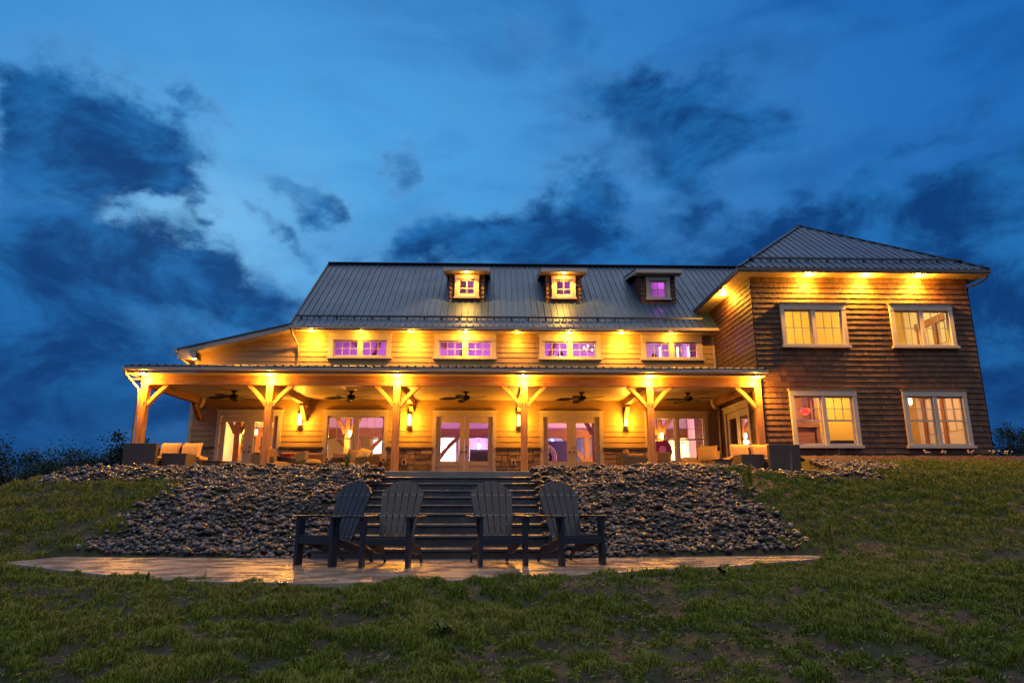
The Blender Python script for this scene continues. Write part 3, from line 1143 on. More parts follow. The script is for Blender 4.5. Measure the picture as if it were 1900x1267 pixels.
def brace(mb, p, q, bowdir, w=.13, h=.15, n=8):
    p, q = Vector(p), Vector(q)
    pts = []
    for k in range(n + 1):
        t = k / n
        pts.append(p.lerp(q, t) + Vector(bowdir) * (4 * t * (1 - t)))
    for a, c in zip(pts[:-1], pts[1:]):
        mb.bar(a, c + (c - a) * .06, w, h, up=(0, 1, 0))


for i, x in enumerate(PX):
    b = MB()
    b.box(x - .095, x + .095, YP - .098, YP + .094, FLOOR, 3.19)
    po = b.build('porch_post', M['timber_z'], house, bevel=.01)
    for sx in (-1, 1):
        if (i == 0 and sx < 0) or (i == 5 and sx > 0):
            continue
        b = MB()
        brace(b, (x + sx * .62, YP, 3.20), (x + sx * .09, YP, 2.62), (sx * -.018, 0, .016), .10, .14)
        b.build('brace', M['timber_x'], po, bevel=.006)
    pg = MB()
    for sx in (-1, 1):
        if (i == 0 and sx < 0) or (i == 5 and sx > 0):
            continue
        pg.box(x + sx * .045 - .012, x + sx * .045 + .012, YP - .102, YP - .09, 2.60, 2.70)
        pg.box(x + sx * .60 - .05, x + sx * .60 + .05, YP - .103, YP - .09, 3.235, 3.25)
    build_split(pg, 'oak_peg', M['black'], po)
    # tie beam back to the wall, with a knee brace under its end
    b = MB()
    b.box(x - .09, x + .09, YP + .10, YW - .002, 3.13, 3.334)
    tb = b.build('tie_beam', M['timber_y'], house, bevel=.008)
    if i in (0, 1, 4):
        b = MB()
        b.bar((x, YW - .55, 3.11), (x, YW - .04, 2.66), .12, .13, up=(1, 0, 0))
        b.build('knee_brace', M['timber_y'], tb, bevel=.006)
    elif i in (2, 3):
        b = MB()
        b.bar((x, YW - .50, 3.11), (x, YW - .04, 2.95), .12, .13, up=(1, 0, 0))
        b.build('knee_brace', M['timber_y'], tb, bevel=.006)
# --- wing
TG = TF(YF)
wz0, wzt = .55, 6.6
ops_w = []
for (a, c) in ((8.50, 10.46), (11.81, 13.70)):
    _, op = window(house, TG, a, c, 4.40, 5.76, grid=(3, 2), head=.2, sill=.075, proj=.10, flare=.05)
    ops_w.append(op)
    _, op = window(house, TG, a + .04, c + .03, 1.48, 3.17, grid=(3, 2), midrail=True, head=.2, sill=.075, proj=.10, flare=.05)
    ops_w.append(op)
b = MB()
courses(b, TG, XR + .0, XRR - .0, wz0, wzt, ops_w, .1585, .036, True)
b.build('cedar_shingles', M['shingle'], house)
TS = TSD(XR)
od, opd = french_door(house, TS, 19.86, 22.06, FLOOR, 3.0)
b = MB()
courses(b, TS, YF, 25.5, wz0, wzt, [opd], .1585, .026, True)
b.build('cedar_shingles', M['shingle'], house)
b = MB()
cells(b, TG, XR + .02, XRR - .02, wz0, wzt, ops_w)
cells(b, TS, YF + .02, 26.5, wz0, wzt, [opd], depth=.12)
cells(b, lambda u_, v_, w_: (XRR + w_ - .01, u_, v_), YF + .02, 26.5, wz0, wzt, [])
b.build('wing_wall', M['plaster'], house)
b = MB()
courses(b, lambda u_, v_, w_: (XRR + w_, u_, v_), YF, 26.5, wz0, wzt, [], .1585, .026, True)
b.build('cedar_shingles', M['shingle'], house)
b = MB()
ez, ey = 6.725, 18.54
e0, e1 = 7.2, 14.76
half = (e1 - e0) / 2
rp = .775
Lr = math.hypot(1, rp)
ribs(b, (e0, ey, ez), (1, 0, 0), (0, 1, rp), (0, -rp, 1), 0, e1 - e0, lambda s: 0, lambda s: min(s, e1 - e0 - s) * Lr)
yb = 27.5
dl = yb - ey
ribs(b, (e0, yb, ez), (0, -1, 0), (1, 0, rp), (-rp, 0, 1), 0, dl, lambda s: 0, lambda s: min(half, dl - s) * Lr)
ribs(b, (e1, ey, ez), (0, 1, 0), (-1, 0, rp), (rp, 0, 1), 0, dl, lambda s: 0, lambda s: min(half, s) * Lr)
ap = Vector((e0 + half, ey + half, ez + rp * half))
b.bar((e0, ey, ez + .02), ap + Vector((0, 0, .02)), .16, .03, mi=1)
b.bar((e1, ey, ez + .02), ap + Vector((0, 0, .02)), .16, .03, mi=1)
b.bar(ap + Vector((0, 0, .03)), (ap.x, yb, ap.z + .03), .2, .03, mi=1)
zz = ez + rp * .45
b.bar((e0 + .5, ey + .42, zz + .09), (e1 - .5, ey + .42, zz + .09), .05, .06, mi=1)
for k in range(12):
    x = e0 + .6 + k * .57
    b.bar((x, ey + .45, zz), (x, ey + .42, zz + .09), .05, .03, mi=1)
b.build('wing_roof', None, house, mats=[M['roof'], M['fascia_dark']])
b = MB()
b.box(e0, e1, ey - .02, ey + .02, 6.60, 6.71)
b.box(e0 - .02, e0 + .02, ey + .02, 23.3, 6.60, 6.71)
b.box(e1 - .02, e1 + .02, ey + .02, yb, 6.60, 6.71)
build_split(b, 'wing_gutter', M['gutter_dark'], house, bevel=.01)
b = MB()
b.box(e0 + .02, e1 - .02, ey + .02, YF - .002, 6.575, 6.60)
b.box(e0 + .02, XR - .002, YF - .002, 23.3, 6.575, 6.60)
b.box(XRR + .03, e1 - .02, YF - .002, yb, 6.575, 6.60)
build_split(b, 'wing_soffit', M['soffit'], house)


# --- downspouts
def spout(pts, mat='gutter', r=.036):
    b = MB()
    b.tube(pts, r, 8)
    b.build('downspout', M[mat], house, smooth=True)


spout([(-6.78, 22.03, 5.66), (-6.78, 22.06, 5.52), (-6.66, 22.50, 5.18), (-6.66, 22.54, 5.0), (-6.66, 22.54, 4.44), (-6.66, 22.3, 4.40)])
spout([(-10.5, 22.2, 4.80), (-10.5, 22.25, 4.68), (-10.0, 22.3, 4.34), (-9.7, 22.2, 4.31)])
spout([(-10.12, 18.42, 3.53), (-10.12, 18.45, 3.42), (-9.9, 18.75, 3.08), (-9.88, 18.80, 2.95), (-9.88, 18.80, FLOOR)])
spout([(7.66, 22.50, 3.33), (7.62, 22.50, FLOOR)])
spout([(14.70, 18.62, 6.6), (14.70, 18.66, 6.5), (14.62, 18.8, 6.42), (14.36, 19.06, 6.3), (14.355, 19.1, 6.15), (14.355, 19.1, 1.0)], 'fan', .030)

# ------------------------------------------------------------------ interior of the house (seen through the panes)
b = MB()
b.box(XLL + .02, 9.7, YW + .15, 30.5, FLOOR - .1, FLOOR)
b.box(7.85, 14.2, YF + .15, 22.0, .85, .95)
build_split(b, 'interior_floor', M['ifloor'], house)
b = MB()
YB = 27.4
b.box(XLL + .02, 9.7, YB, YB + .12, 2.74, 6.9)          # front of the loft
b.box(XLL + .02, 9.7, 29.4, 29.5, FLOOR, 2.8)
b.box(9.7, 9.8, YW + .15, 29.5, FLOOR, 6.5)
b.box(XLL + .02, 9.7, YB + .12, 29.4, 2.70, 2.80)
b.box(-6.66, -6.58, YW + .15, YB, 4.15, 6.0)
b.box(XLL + .02, -6.66, YW + .15, YB, 4.15, 4.22)
for x in (-4.9, -1.45, 1.95, 4.7):
    b.box(x - .05, x + .05, YB + .12, 29.4, FLOOR, 2.70)
build_split(b, 'interior_wall', M['plaster'], house)
b = MB()
b.box(XLL + .1, 9.6, YB - .22, YB - .01, 2.50, 2.86)
b.box(XLL + .1, 9.6, 24.9, 25.1, 3.55, 3.85)
build_split(b, 'loft_beam', M['timber_x'], house, bevel=.012)
for x in (-9.35, -5.35, -2.35, 3.78, 6.2, 8.9):
    b = MB()
    b.box(x - .1, x + .1, 24.9, 25.1, FLOOR, 3.55)
    po = b.build('hall_post', M['timber_z'], house, bevel=.01)
    for sx in (-1, 1):
        b = MB()
        brace(b, (x + sx * .85, 25, 3.5), (x + sx * .1, 25, 2.45), (sx * -.05, 0, .05), .14, .16)
        b.build('hall_brace', M['timber_x'], po)
        b = MB()
        brace(b, (x + sx * .95, YB - .12, 2.5), (x + sx * .1, YB - .12, 1.5), (sx * -.05, 0, .05), .14, .16)
        b.build('hall_brace', M['timber_x'], po)
    b = MB()
    b.box(x - .1, x + .1, YB - .21, YB - .03, FLOOR, 2.5)
    b.build('loft_post', M['timber_z'], house)
b = MB()
for x in (-5.6, -2.0, 1.7, 5.0):
    b.bar((x, 23.2, 6.5), (x, 26.5, 9.2), .16, .22)
    b.bar((x, 26.6, 9.2), (x, 30.3, 6.2), .16, .22)
    b.bar((x, 23.2, 6.3), (x, 30.0, 6.3), .14, .2)
    b.bar((x + .4, 27.3, 5.0), (x + .9, 27.3, 6.6), .12, .14)
build_split(b, 'roof_truss', M['timber_y'], house)
# wing rooms
b = MB()
b.box(7.85, 14.2, 22.0, 22.1, .9, 6.55)
b.box(7.85, 14.28, YF + .15, 22.0, 3.75, 3.85)
b.box(7.85, 14.28, YF + .15, 22.0, 6.46, 6.55)
b.box(14.22, 14.28, YF + .15, 22.0, .9, 6.46)
build_split(b, 'wing_interior_wall', M['plaster_warm'], house)
b = MB()
b.box(9.75, 10.45, 21.65, 21.9, .95, 2.2)
b.box(10.5, 10.62, 21.6, 21.99, .95, 3.7)
b.box(8.9, 10.6, 21.55, 21.9, 2.35, 2.55)
build_split(b, 'fireplace_surround', M['timber_x'], house)
b = MB()
for (z0, z1, ya, yb_) in ((1.0, 3.25, 19.7, 21.6), (4.2, 5.55, 19.6, 21.3)):
    for y in (ya, (ya + yb_) / 2, yb_):
        b.box(14.10, 14.20, y - .07, y + .07, z0, z1)
    b.box(14.09, 14.20, ya - .12, yb_ + .12, z1, z1 + .22)
    b.box(12.75, 13.0, 21.75, 21.98, z0, z1 - .1) if z0 < 2 else None
build_split(b, 'timber_window_surround', M['timber_z'], house)
b = MB()
for (z0, z1, ya, yb_) in ((1.0, 3.25, 19.7, 21.6), (4.2, 5.55, 19.6, 21.3)):
    m_ = (ya + yb_) / 2
    for a, c in ((ya + .07, m_ - .07), (m_ + .07, yb_ - .07)):
        b.box(14.17, 14.19, a, c, z0, z1, mi=1)
        for y in (a + .05, (a + c) / 2, c - .05):
            b.box(14.14, 14.17, y - .012, y + .012, z0 + (z1 - z0) * .5, z1)
        b.box(14.14, 14.17, a, c, z0 + (z1 - z0) * .5 - .03, z0 + (z1 - z0) * .5)
b.build('interior_glazing', None, house, mats=[M['trim'], M['pillow_blue']])


def lamp(name, loc, power, col, kind='POINT', radius=.06, parent=None, spot=None, rot=None):
    L = bpy.data.lights.new(name, kind)
    L.energy = power
    L.color = col
    L.shadow_soft_size = radius
    if spot:
        L.spot_size = R(spot)
        L.spot_blend = .2 if spot < 140 else 1.0
    o = bpy.data.objects.new(name, L)
    COL.objects.link(o)
    if rot:
        o.rotation_euler = rot
    if parent is not None:
        o.parent = parent
        o.location = Vector(loc) - parent.location
    else:
        o.location = loc
    return o


AMB = (1.0, .395, .028)
AMB2 = (1.0, .43, .055)
PUR = (.50, .08, .95)
for o_, p_, l_ in DORM:
    L_ = lamp('dormer_lamp', p_, 2.2 if l_ else 6.0, (.60, .10, .85), parent=None, radius=.05)
    L_.parent = house
    L_.location = Vector(p_) - house.location
# purple event lights up in the trusses
for i, (x, y, z, p, c) in enumerate(((-4.6, 25.4, 5.4, 165, PUR), (-1.0, 25.2, 5.6, 165, (.62, .10, .85)), (2.6, 25.4, 5.5, 165, PUR), (6.2, 25.2, 5.4, 165, (.5, .16, 1)),)):
    t = empty('event_light', (x, y, z), ['purple stage lamp seen through the upper window nearest the side roof', 'violet stage lamp seen through the second upper window from the side roof',
              'purple stage lamp seen through the second upper window from the wing', 'violet stage lamp seen through the upper window beside the wing'][i], 'stage lamp', 'purple lamps in the hall')
    b = MB()
    b.lathe((x, y, z), [(.05, .16), (.09, .12), (.10, -.02), (.085, -.03)], 12)
    b.build('housing', M['black'], t)
    lamp('event_lamp', (x, y, z - .14), p, c, parent=t, radius=.12)


loc_in_hall = lambda x: x < 7.7


def pendant(x, y, z, p, col, label, red=False, cord=.6, cool=False, r=.05):
    t = empty('pendant_lamp', (x, y, z), label, 'pendant lamp', 'lamps inside the house')
    b = MB()
    b.tube([(x, y, z + .14), (x, y, z + .14 + cord)], .008, 6)
    b.lathe((x, y, z), [(.03, .15), (.05, .12), (.05, .10)], 10)
    b.build('cord', M['black'], t)
    b = MB()
    b.lathe((x, y, z), [(.02, -.12), (r * .8, -.08), (r, 0), (r * .7, .08), (.03, .105)], 12)
    b.build('bulb', M['red_lantern' if red else ('bulb_cool' if cool else 'bulb')], t, smooth=True)
    lamp('pendant_light', (x, y, z - .22), p * (2.3 if col == AMB2 and loc_in_hall(x) else 1.1), col, parent=t, radius=.08)
    return t


pendant(-8.9, 25.6, 2.55, 90, AMB2, 'amber pendant lamp seen through the french door at the open porch end')
pendant(-5.17, 24.5, 2.41, 70, AMB2, 'amber pendant lamp seen through the window between two french doors')
pendant(-4.35, 28.6, 2.35, 55, (.75, .93, 1.0), 'white lamp in the bright alcove behind a porch window', cool=True)
pendant(-2.0, 28.6, 2.3, 70, (.85, .92, 1.0), 'white lamp in the alcove behind the middle french door', cool=True)
pendant(-.6, 28.6, 2.3, 40, (.8, .4, 1.0), 'mauve lamp above the dark chest behind the middle french door', cool=True)
pendant(3.92, 25.6, 2.42, 80, AMB2, 'amber pendant lamp by the braced timber post behind a french door')
pendant(2.5, 28.5, 2.45, 22, (.2, .25, 1.0), 'blue lamp above the round emblem banner', cool=True)
pendant(6.19, 24.6, 2.36, 60, AMB2, 'amber pendant lamp hanging above the maroon sweatshirt')
pendant(8.1, 28.6, 2.3, 120, (1, .75, .25), 'yellow lamp in the back room near the wing')
pendant(5.9, 28.6, 2.3, 50, (1, .7, .8), 'pink lamp in the alcove behind the maroon sweatshirt')
pendant(9.72, 20.6, 2.75, 14, (1, .1, .1), 'red glowing paper lantern in the lower wing window', red=True, r=.15)
pendant(8.9, 20.9, 3.3, 40, (.75, .28, .85), 'mauve lamp near the ceiling beside the red paper lantern')
pendant(11.25, 20.9, 3.52, 75, (1, .70, .22), 'yellow lamp above the dark cabinet in the lower wing room', cord=.08)
pendant(12.55, 19.75, 2.95, 22, AMB2, 'bright lantern close to the glass of a lower wing window')
pendant(12.9, 20.6, 3.5, 24, (1, .42, .20), 'added rosy fill lamp above the spindle back chair', cord=.08)  # lamp added to turn the timber in this room more orange
pendant(9.7, 20.6, 6.1, 85, (1, .74, .22), 'yellow ceiling lamp in the upper wing room with plain walls', cord=.2)
pendant(12.4, 20.6, 6.1, 85, (1, .70, .24), 'yellow ceiling lamp in the upper wing room with timber framing', cord=.2)

t = empty('chandelier', (3.75, 24.5, 5.55), 'round amber ring chandelier behind an upper window over the french door', 'chandelier')
b = MB()
b.tube([(3.75 + .36 * math.cos(a), 24.5 + .36 * math.sin(a), 5.55) for a in [k * math.pi / 12 for k in range(25)]], .02, 6, cap=False)
b.build('ring', M['fan'], t)
b = MB()
b.tube([(3.75, 24.5, 5.55), (3.75, 24.5, 7.0)], .01, 5)
b.build('cord', M['black'], t)
for k in range(8):
    a = k * math.pi / 4
    b = MB()
    b.lathe((3.75 + .36 * math.cos(a), 24.5 + .36 * math.sin(a), 5.57), [(.012, 0), (.03, .03), (.02, .08), (.004, .1)], 8)
    b.build('bulb', M['bulb'], t, smooth=True)
lamp('chandelier_light', (3.75, 24.5, 5.35), 14, AMB2, parent=t)
for x, lab in ((6.28, 'amber tube lamp nearest the mullion of the upper window by the wing'), (6.95, 'amber tube lamp in the middle of the upper pane by the wing'), (7.35, 'amber tube lamp nearest the wing behind the upper window')):
    t = empty('tube_lamp', (x, 24.6, 5.45), lab, 'tube lamp', 'tube lamps behind the upper window')
    b = MB()
    b.tube([(x, 24.6, 5.22), (x, 24.6, 5.68)], .022, 8)
    b.build('glass_tube', M['bulb'], t, smooth=True)
    b = MB()
    b.tube([(x, 24.6, 5.68), (x, 24.6, 6.6)], .008, 5)
    b.build('cord', M['black'], t)
    lamp('tube_light', (x, 24.45, 5.45), 6, AMB2, parent=t)

# things seen inside
t = empty('shirt_display', (5.86, 23.4, 1.0), 'maroon sweatshirt with a pale pink round emblem behind a window', 'sweatshirt')
b = MB()
pts = [(-.30, 0), (.30, 0), (.35, .16), (.33, .36), (.25, .52), (.12, .565), (-.12, .565), (-.25, .52), (-.33, .36), (-.35, .16)]
T_ = lambda a, c, d: (5.86 + a, 23.4 + d, 1.50 + c)
b.prism(pts, -.09, .09, T_)
b.build('torso', M['maroon'], t, bevel=.05)
b = MB()
b.lathe((0, .26, 0), [(.125, -.10), (.125, -.094), (.10, -.094), (.10, -.097), (.0, -.097)], 20, T_)
b.build('emblem', M['pinkprint'], t)
b = MB()
b.box(5.82, 5.90, 23.38, 23.42, FLOOR, 1.55)
b.box(5.64, 6.08, 23.25, 23.55, FLOOR, FLOOR + .03)
b.build('stand', M['black'], t)
t = empty('emblem_banner', (2.9, 27.0, FLOOR), 'dark navy banner with a large lilac round emblem behind a french door', 'banner')
b = MB()
b.box(1.75, 3.35, 27.0, 27.03, FLOOR + .2, 2.36)
b.build('cloth', M['banner'], t)
b = MB()
TB = lambda a, c, d: (2.02 + a, 27.0 - d, 1.72 + c)
for r0, r1 in ((.52, .49), (.36, .345)):
    b.lathe((0, 0, 0), [(r0, .001), (r0, .006), (r1, .006), (r1, .001)], 40, TB)
for k in range(28):
    a = 2 * math.pi * k / 28
    rr = .425
    b.box(rr * math.cos(a) - .022, rr * math.cos(a) + .022, rr * math.sin(a) - .028, rr * math.sin(a) + .028, .001, .005, TB)
for k in range(5):
    b.box(-.2 + .03 * k, .22 - .04 * (k % 2), -.2 + .09 * k, -.14 + .09 * k, .001, .005, TB)
b.build('emblem', M['lilac'], t)
t = empty('dark_chest', (-.25, 28.3, FLOOR), 'dark round topped chest behind the middle french door', 'chest')
b = MB()
b.box(-.95, .35, 27.8, 28.6, FLOOR, 1.75)
b.tube([(-.95, 28.2, 1.75), (.35, 28.2, 1.75)], .36, 16)
b.build('body', M['idark'], t)
t = empty('piano', (11.35, 21.4, .95), 'dark wooden cabinet against the yellow wall of the lower wing room', 'cabinet')
b = MB()
b.box(10.85, 12.0, 21.2, 21.9, .95, 1.85)
b.box(10.8, 12.05, 21.15, 21.92, 1.85, 1.90)
b.build('body', M['idark'], t, bevel=.01)
for nm, x, y in (('dining_chair', 9.05, 20.3), ('dining_chair', 12.75, 20.5)):
    t = empty(nm, (x, y, .95), 'dark wooden chair near the red paper lantern' if x < 10 else 'wooden spindle back chair seen through a lower wing window', 'chair')
    b = MB()
    b.box(x - .2, x + .2, y - .2, y + .2, 1.38, 1.42)
    b.build('seat', M['timber_x'], t)
    b = MB()
    for k in range(5):
        b.tube([(x - .18 + .09 * k, y + .18, 1.42), (x - .18 + .09 * k, y + .24, 1.82)], .012, 6)
    b.bar((x - .24, y + .245, 1.85), (x + .24, y + .245, 1.85), .03, .09)
    b.build('backrest', M['timber_x'], t)
    for sx in (-1, 1):
        for sy in (-1, 1):
            b = MB()
            b.tube([(x + sx * .17, y + sy * .17, 1.38), (x + sx * .2, y + sy * .2, .95)], .02, 6)
            b.build('leg', M['timber_z'], t)
t = empty('wall_fan', (-.55, 27.3, 3.35), 'round dark wall fan high behind the middle french door', 'fan')
b = MB()
b.lathe((-.55, 3.28, 0), [(.05, -.02), (.14, .02), (.15, .07), (.10, .10), (.04, .1)], 14, lambda a, c, d: (a, 27.38 - d, c))
b.build('body', M['black'], t)

# ------------------------------------------------------------------ light fittings outside
SPOTP = {'porch': 820, 'eave': 360, 'wing': 860, 'dormer': 250, 'lean': 45, 'side': 200}


def downlight(x, y, z, power, label, group, lit=True, spot=150, col=AMB):
    t = empty('soffit_light', (x, y, z), label, 'soffit light', group)
    b = MB()
    b.lathe((x, y, z), [(.085, .012), (.085, -.008), (.066, -.012), (.062, -.004)], 18)
    b.build('trim_ring', M['white'], t, smooth=True)
    b = MB()
    b.lathe((x, y, z), [(.060, -.002), (.052, -.016), (.025, -.024)], 18)
    b.build('lens', M['lens' if lit else 'lens_dim'], t, smooth=True)
    if power:
        lamp('soffit_lamp', (x, y, z - .12), power * (.75 if spot and spot > 140 else 1), col, 'SPOT' if spot else 'POINT', .045, t, spot)
        if spot:      # sideways glow of the frosted lens
            lamp('lens_glow', (x, y, z - .10), power * (.27 if spot > 140 else .09), col, 'POINT', .045, t)
    return t


onm = ['corner post of the open porch end', 'second post from the open porch end', 'third post from the open porch end', 'third post counted from the wing', 'second post counted from the wing', 'corner post against the wing']
for i, x in enumerate((-9.74, -6.27, -2.71, .86, 4.44, 7.5)):
    downlight(x, 18.66, 3.455, SPOTP['porch'], 'lit round light under the porch eave at the ' + onm[i], 'porch eave lights', spot=170)
en = ['next to the sloping side roof and downspout', 'between the two upper windows nearest the side roof', 'over the second upper window from the side roof', 'over the second upper window from the wing', 'between the two upper windows nearest the wing']
for i, x in enumerate((-6.17, -2.80, -.95, 2.58, 4.38)):
    downlight(x, 22.20, 5.628, SPOTP['eave'], 'bright round light under the main eave ' + en[i], 'main eave lights', spot=168)
en = ['over the upper window nearest the side roof', 'between the two middle upper windows', 'over the upper window next to the wing']
for i, x in enumerate((-4.52, .81, 6.10)):
    downlight(x, 22.24, 5.628, 125, 'dim round light under the main eave ' + en[i], 'dim main eave lights', lit=False, spot=168)
for i, x in enumerate((-1.0, 2.565)):
    downlight(x, 23.33, 8.175, SPOTP['dormer'], ['lit light above the dormer window farthest from the wing', 'lit light above the middle dormer window'][i], 'dormer lights', spot=132)
en = ['nearest the main roof', 'in the middle of the three', 'nearest the outer corner']
for i, x in enumerate((9.39, 11.1, 12.72)):
    downlight(x, 18.77, 6.575, SPOTP['wing'], 'lit light under the front eave of the shingled wing, ' + en[i], 'wing eave lights', spot=168)
downlight(7.47, 20.75, 6.575, SPOTP['side'], 'lit light under the wing side eave that faces the main roof', 'wing eave lights', spot=None)
downlight(-9.9, 22.0, 4.60, SPOTP['lean'], 'lit light under the low end of the sloping side roof', 'side roof lights', spot=None)

# sconces
sl = ['between the end french door and the next window', 'between a window and the middle french door', 'between the two french doors above the steps', 'between a french door and the window nearest the wing']
for i, x in enumerate((-6.41, -2.79, .85, 4.46)):
    y = YW - .02
    t = empty('wall_sconce', (x, y, 2.5), 'lit cylinder wall lamp ' + sl[i], 'wall lamp', 'porch wall lamps')
    b = MB()
    b.box(x - .055, x + .055, y - .03, y, 2.85, 3.05)
    b.box(x - .03, x + .03, y - .12, y - .03, 2.93, 2.98)
    b.lathe((x, y - .12, 2.86), [(.03, .12), (.078, .06), (.082, 0), (.078, -.01)], 14)
    b.lathe((x, y - .12, 2.44), [(.02, -.012), (.078, 0), (.078, .02)], 14)
    for k in range(4):
        a = k * math.pi / 2 + .78
        b.tube([(x + .077 * math.cos(a), y - .12 + .077 * math.sin(a), 2.45), (x + .077 * math.cos(a), y - .12 + .077 * math.sin(a), 2.87)], .006, 5)
    b.build('bracket', M['fan'], t)
    b = MB()
    b.lathe((x, y - .12, 2.46), [(.054, 0), (.058, .01), (.058, .36), (.054, .37)], 16)
    b.build('shade', M['sconce_glass'], t, smooth=True)
    lamp('sconce_light', (x, y - .38, 2.66), 135, AMB, parent=t, radius=.08)

# ------------------------------------------------------------------ ceiling fans
def make_fan():
    t = empty('ceiling_fan', (0, 0, 0))
    b = MB()
    b.lathe((0, 0, 0), [(.075, .17), (.075, .13), (.03, .12), (.03, .06), (.11, .04), (.13, -.02), (.11, -.07), (.05, -.10), (.02, -.11)], 18)
    b.build('motor', M['fan'], t, smooth=True)
    for k in range(5):
        a = 2 * math.pi * k / 5
        b = MB()
        prof = [(0.0, .016), (.12, .05), (.22, .085), (.32, .10), (.42, .092), (.50, .065), (.56, .03), (.60, .004)]
        tilt = .22
        top, bot = [], []
        for (r_, w_) in prof:
            top.append((r_, w_))
        for (r_, w_) in prof:
            bot.append((r_, -w_))
        pl_ = top + bot[::-1]

        def TB2(p, q, h, a=a):
            r0 = p + .12
            z = -.03 + q * tilt - .05 * p + h
            return (r0 * math.cos(a) - q * math.sin(a), r0 * math.sin(a) + q * math.cos(a), z)
        b.prism(pl_, -.006, .006, TB2)
        b.build('blade', M['fan'], t)
    return t


fl = ['in front of the french door at the open porch end', 'in front of the window between two french doors', 'in front of the middle french door', 'in front of the french door showing the emblem banner', 'in the porch bay next to the wing']
f0 = make_fan()
for i, x in enumerate((-8.02, -4.42, -.86, 2.76, 6.12)):
    o = f0 if i == 0 else copy_tree(f0)
    o.location = (x, 20.8, 3.17)
    o.scale = (1.14, 1.14, 1.0)
    o.rotation_euler.z = rnd.choice((.35, .1, .62, .25, .5))
    tag(o, 'dark leaf bladed ceiling fan ' + fl[i], 'ceiling fan', 'ceiling fans under the porch')

# speakers and outlets
for i, (x, y, z, lab) in enumerate(((-9.70, 22.35, 3.17, 'cream outdoor speaker under the porch ceiling at the left house corner'), (7.50, 22.35, 3.19, 'cream outdoor speaker under the porch ceiling beside the wing'))):
    t = empty('speaker', (x, y, z), lab, 'speaker', 'porch speakers')
    b = MB()
    b.prism([(-.13, .17), (.13, .17), (.14, .02), (.05, -.15), (-.05, -.15), (-.14, .02)], -.11, .10, lambda a, c, d, x=x, y=y, z=z: (x + a, y + d, z + c))
    b.build('cabinet', M['trim'], t, bevel=.025)
    b = MB()
    b.box(x - .03, x + .03, y + .08, YW, z - .02, z + .04)
    b.build('bracket', M['white'], t)
for x, lab in ((-2.93, 'outlet box on the stone between a window and the middle french door'), (.68, 'outlet box on the stone between the two french doors')):
    t = empty('outlet', (x, YW - .09, 1.26), lab, 'outlet', 'porch outlets')
    b = MB()
    b.box(x - .075, x + .075, YW - .10, YW - .05, 1.17, 1.36)
    b.build('cover', M['trim'], t, bevel=.01)
    b = MB()
    b.box(x - .035, x + .035, YW - .108, YW - .098, 1.20, 1.33)
    b.build('socket', M['black'], t)

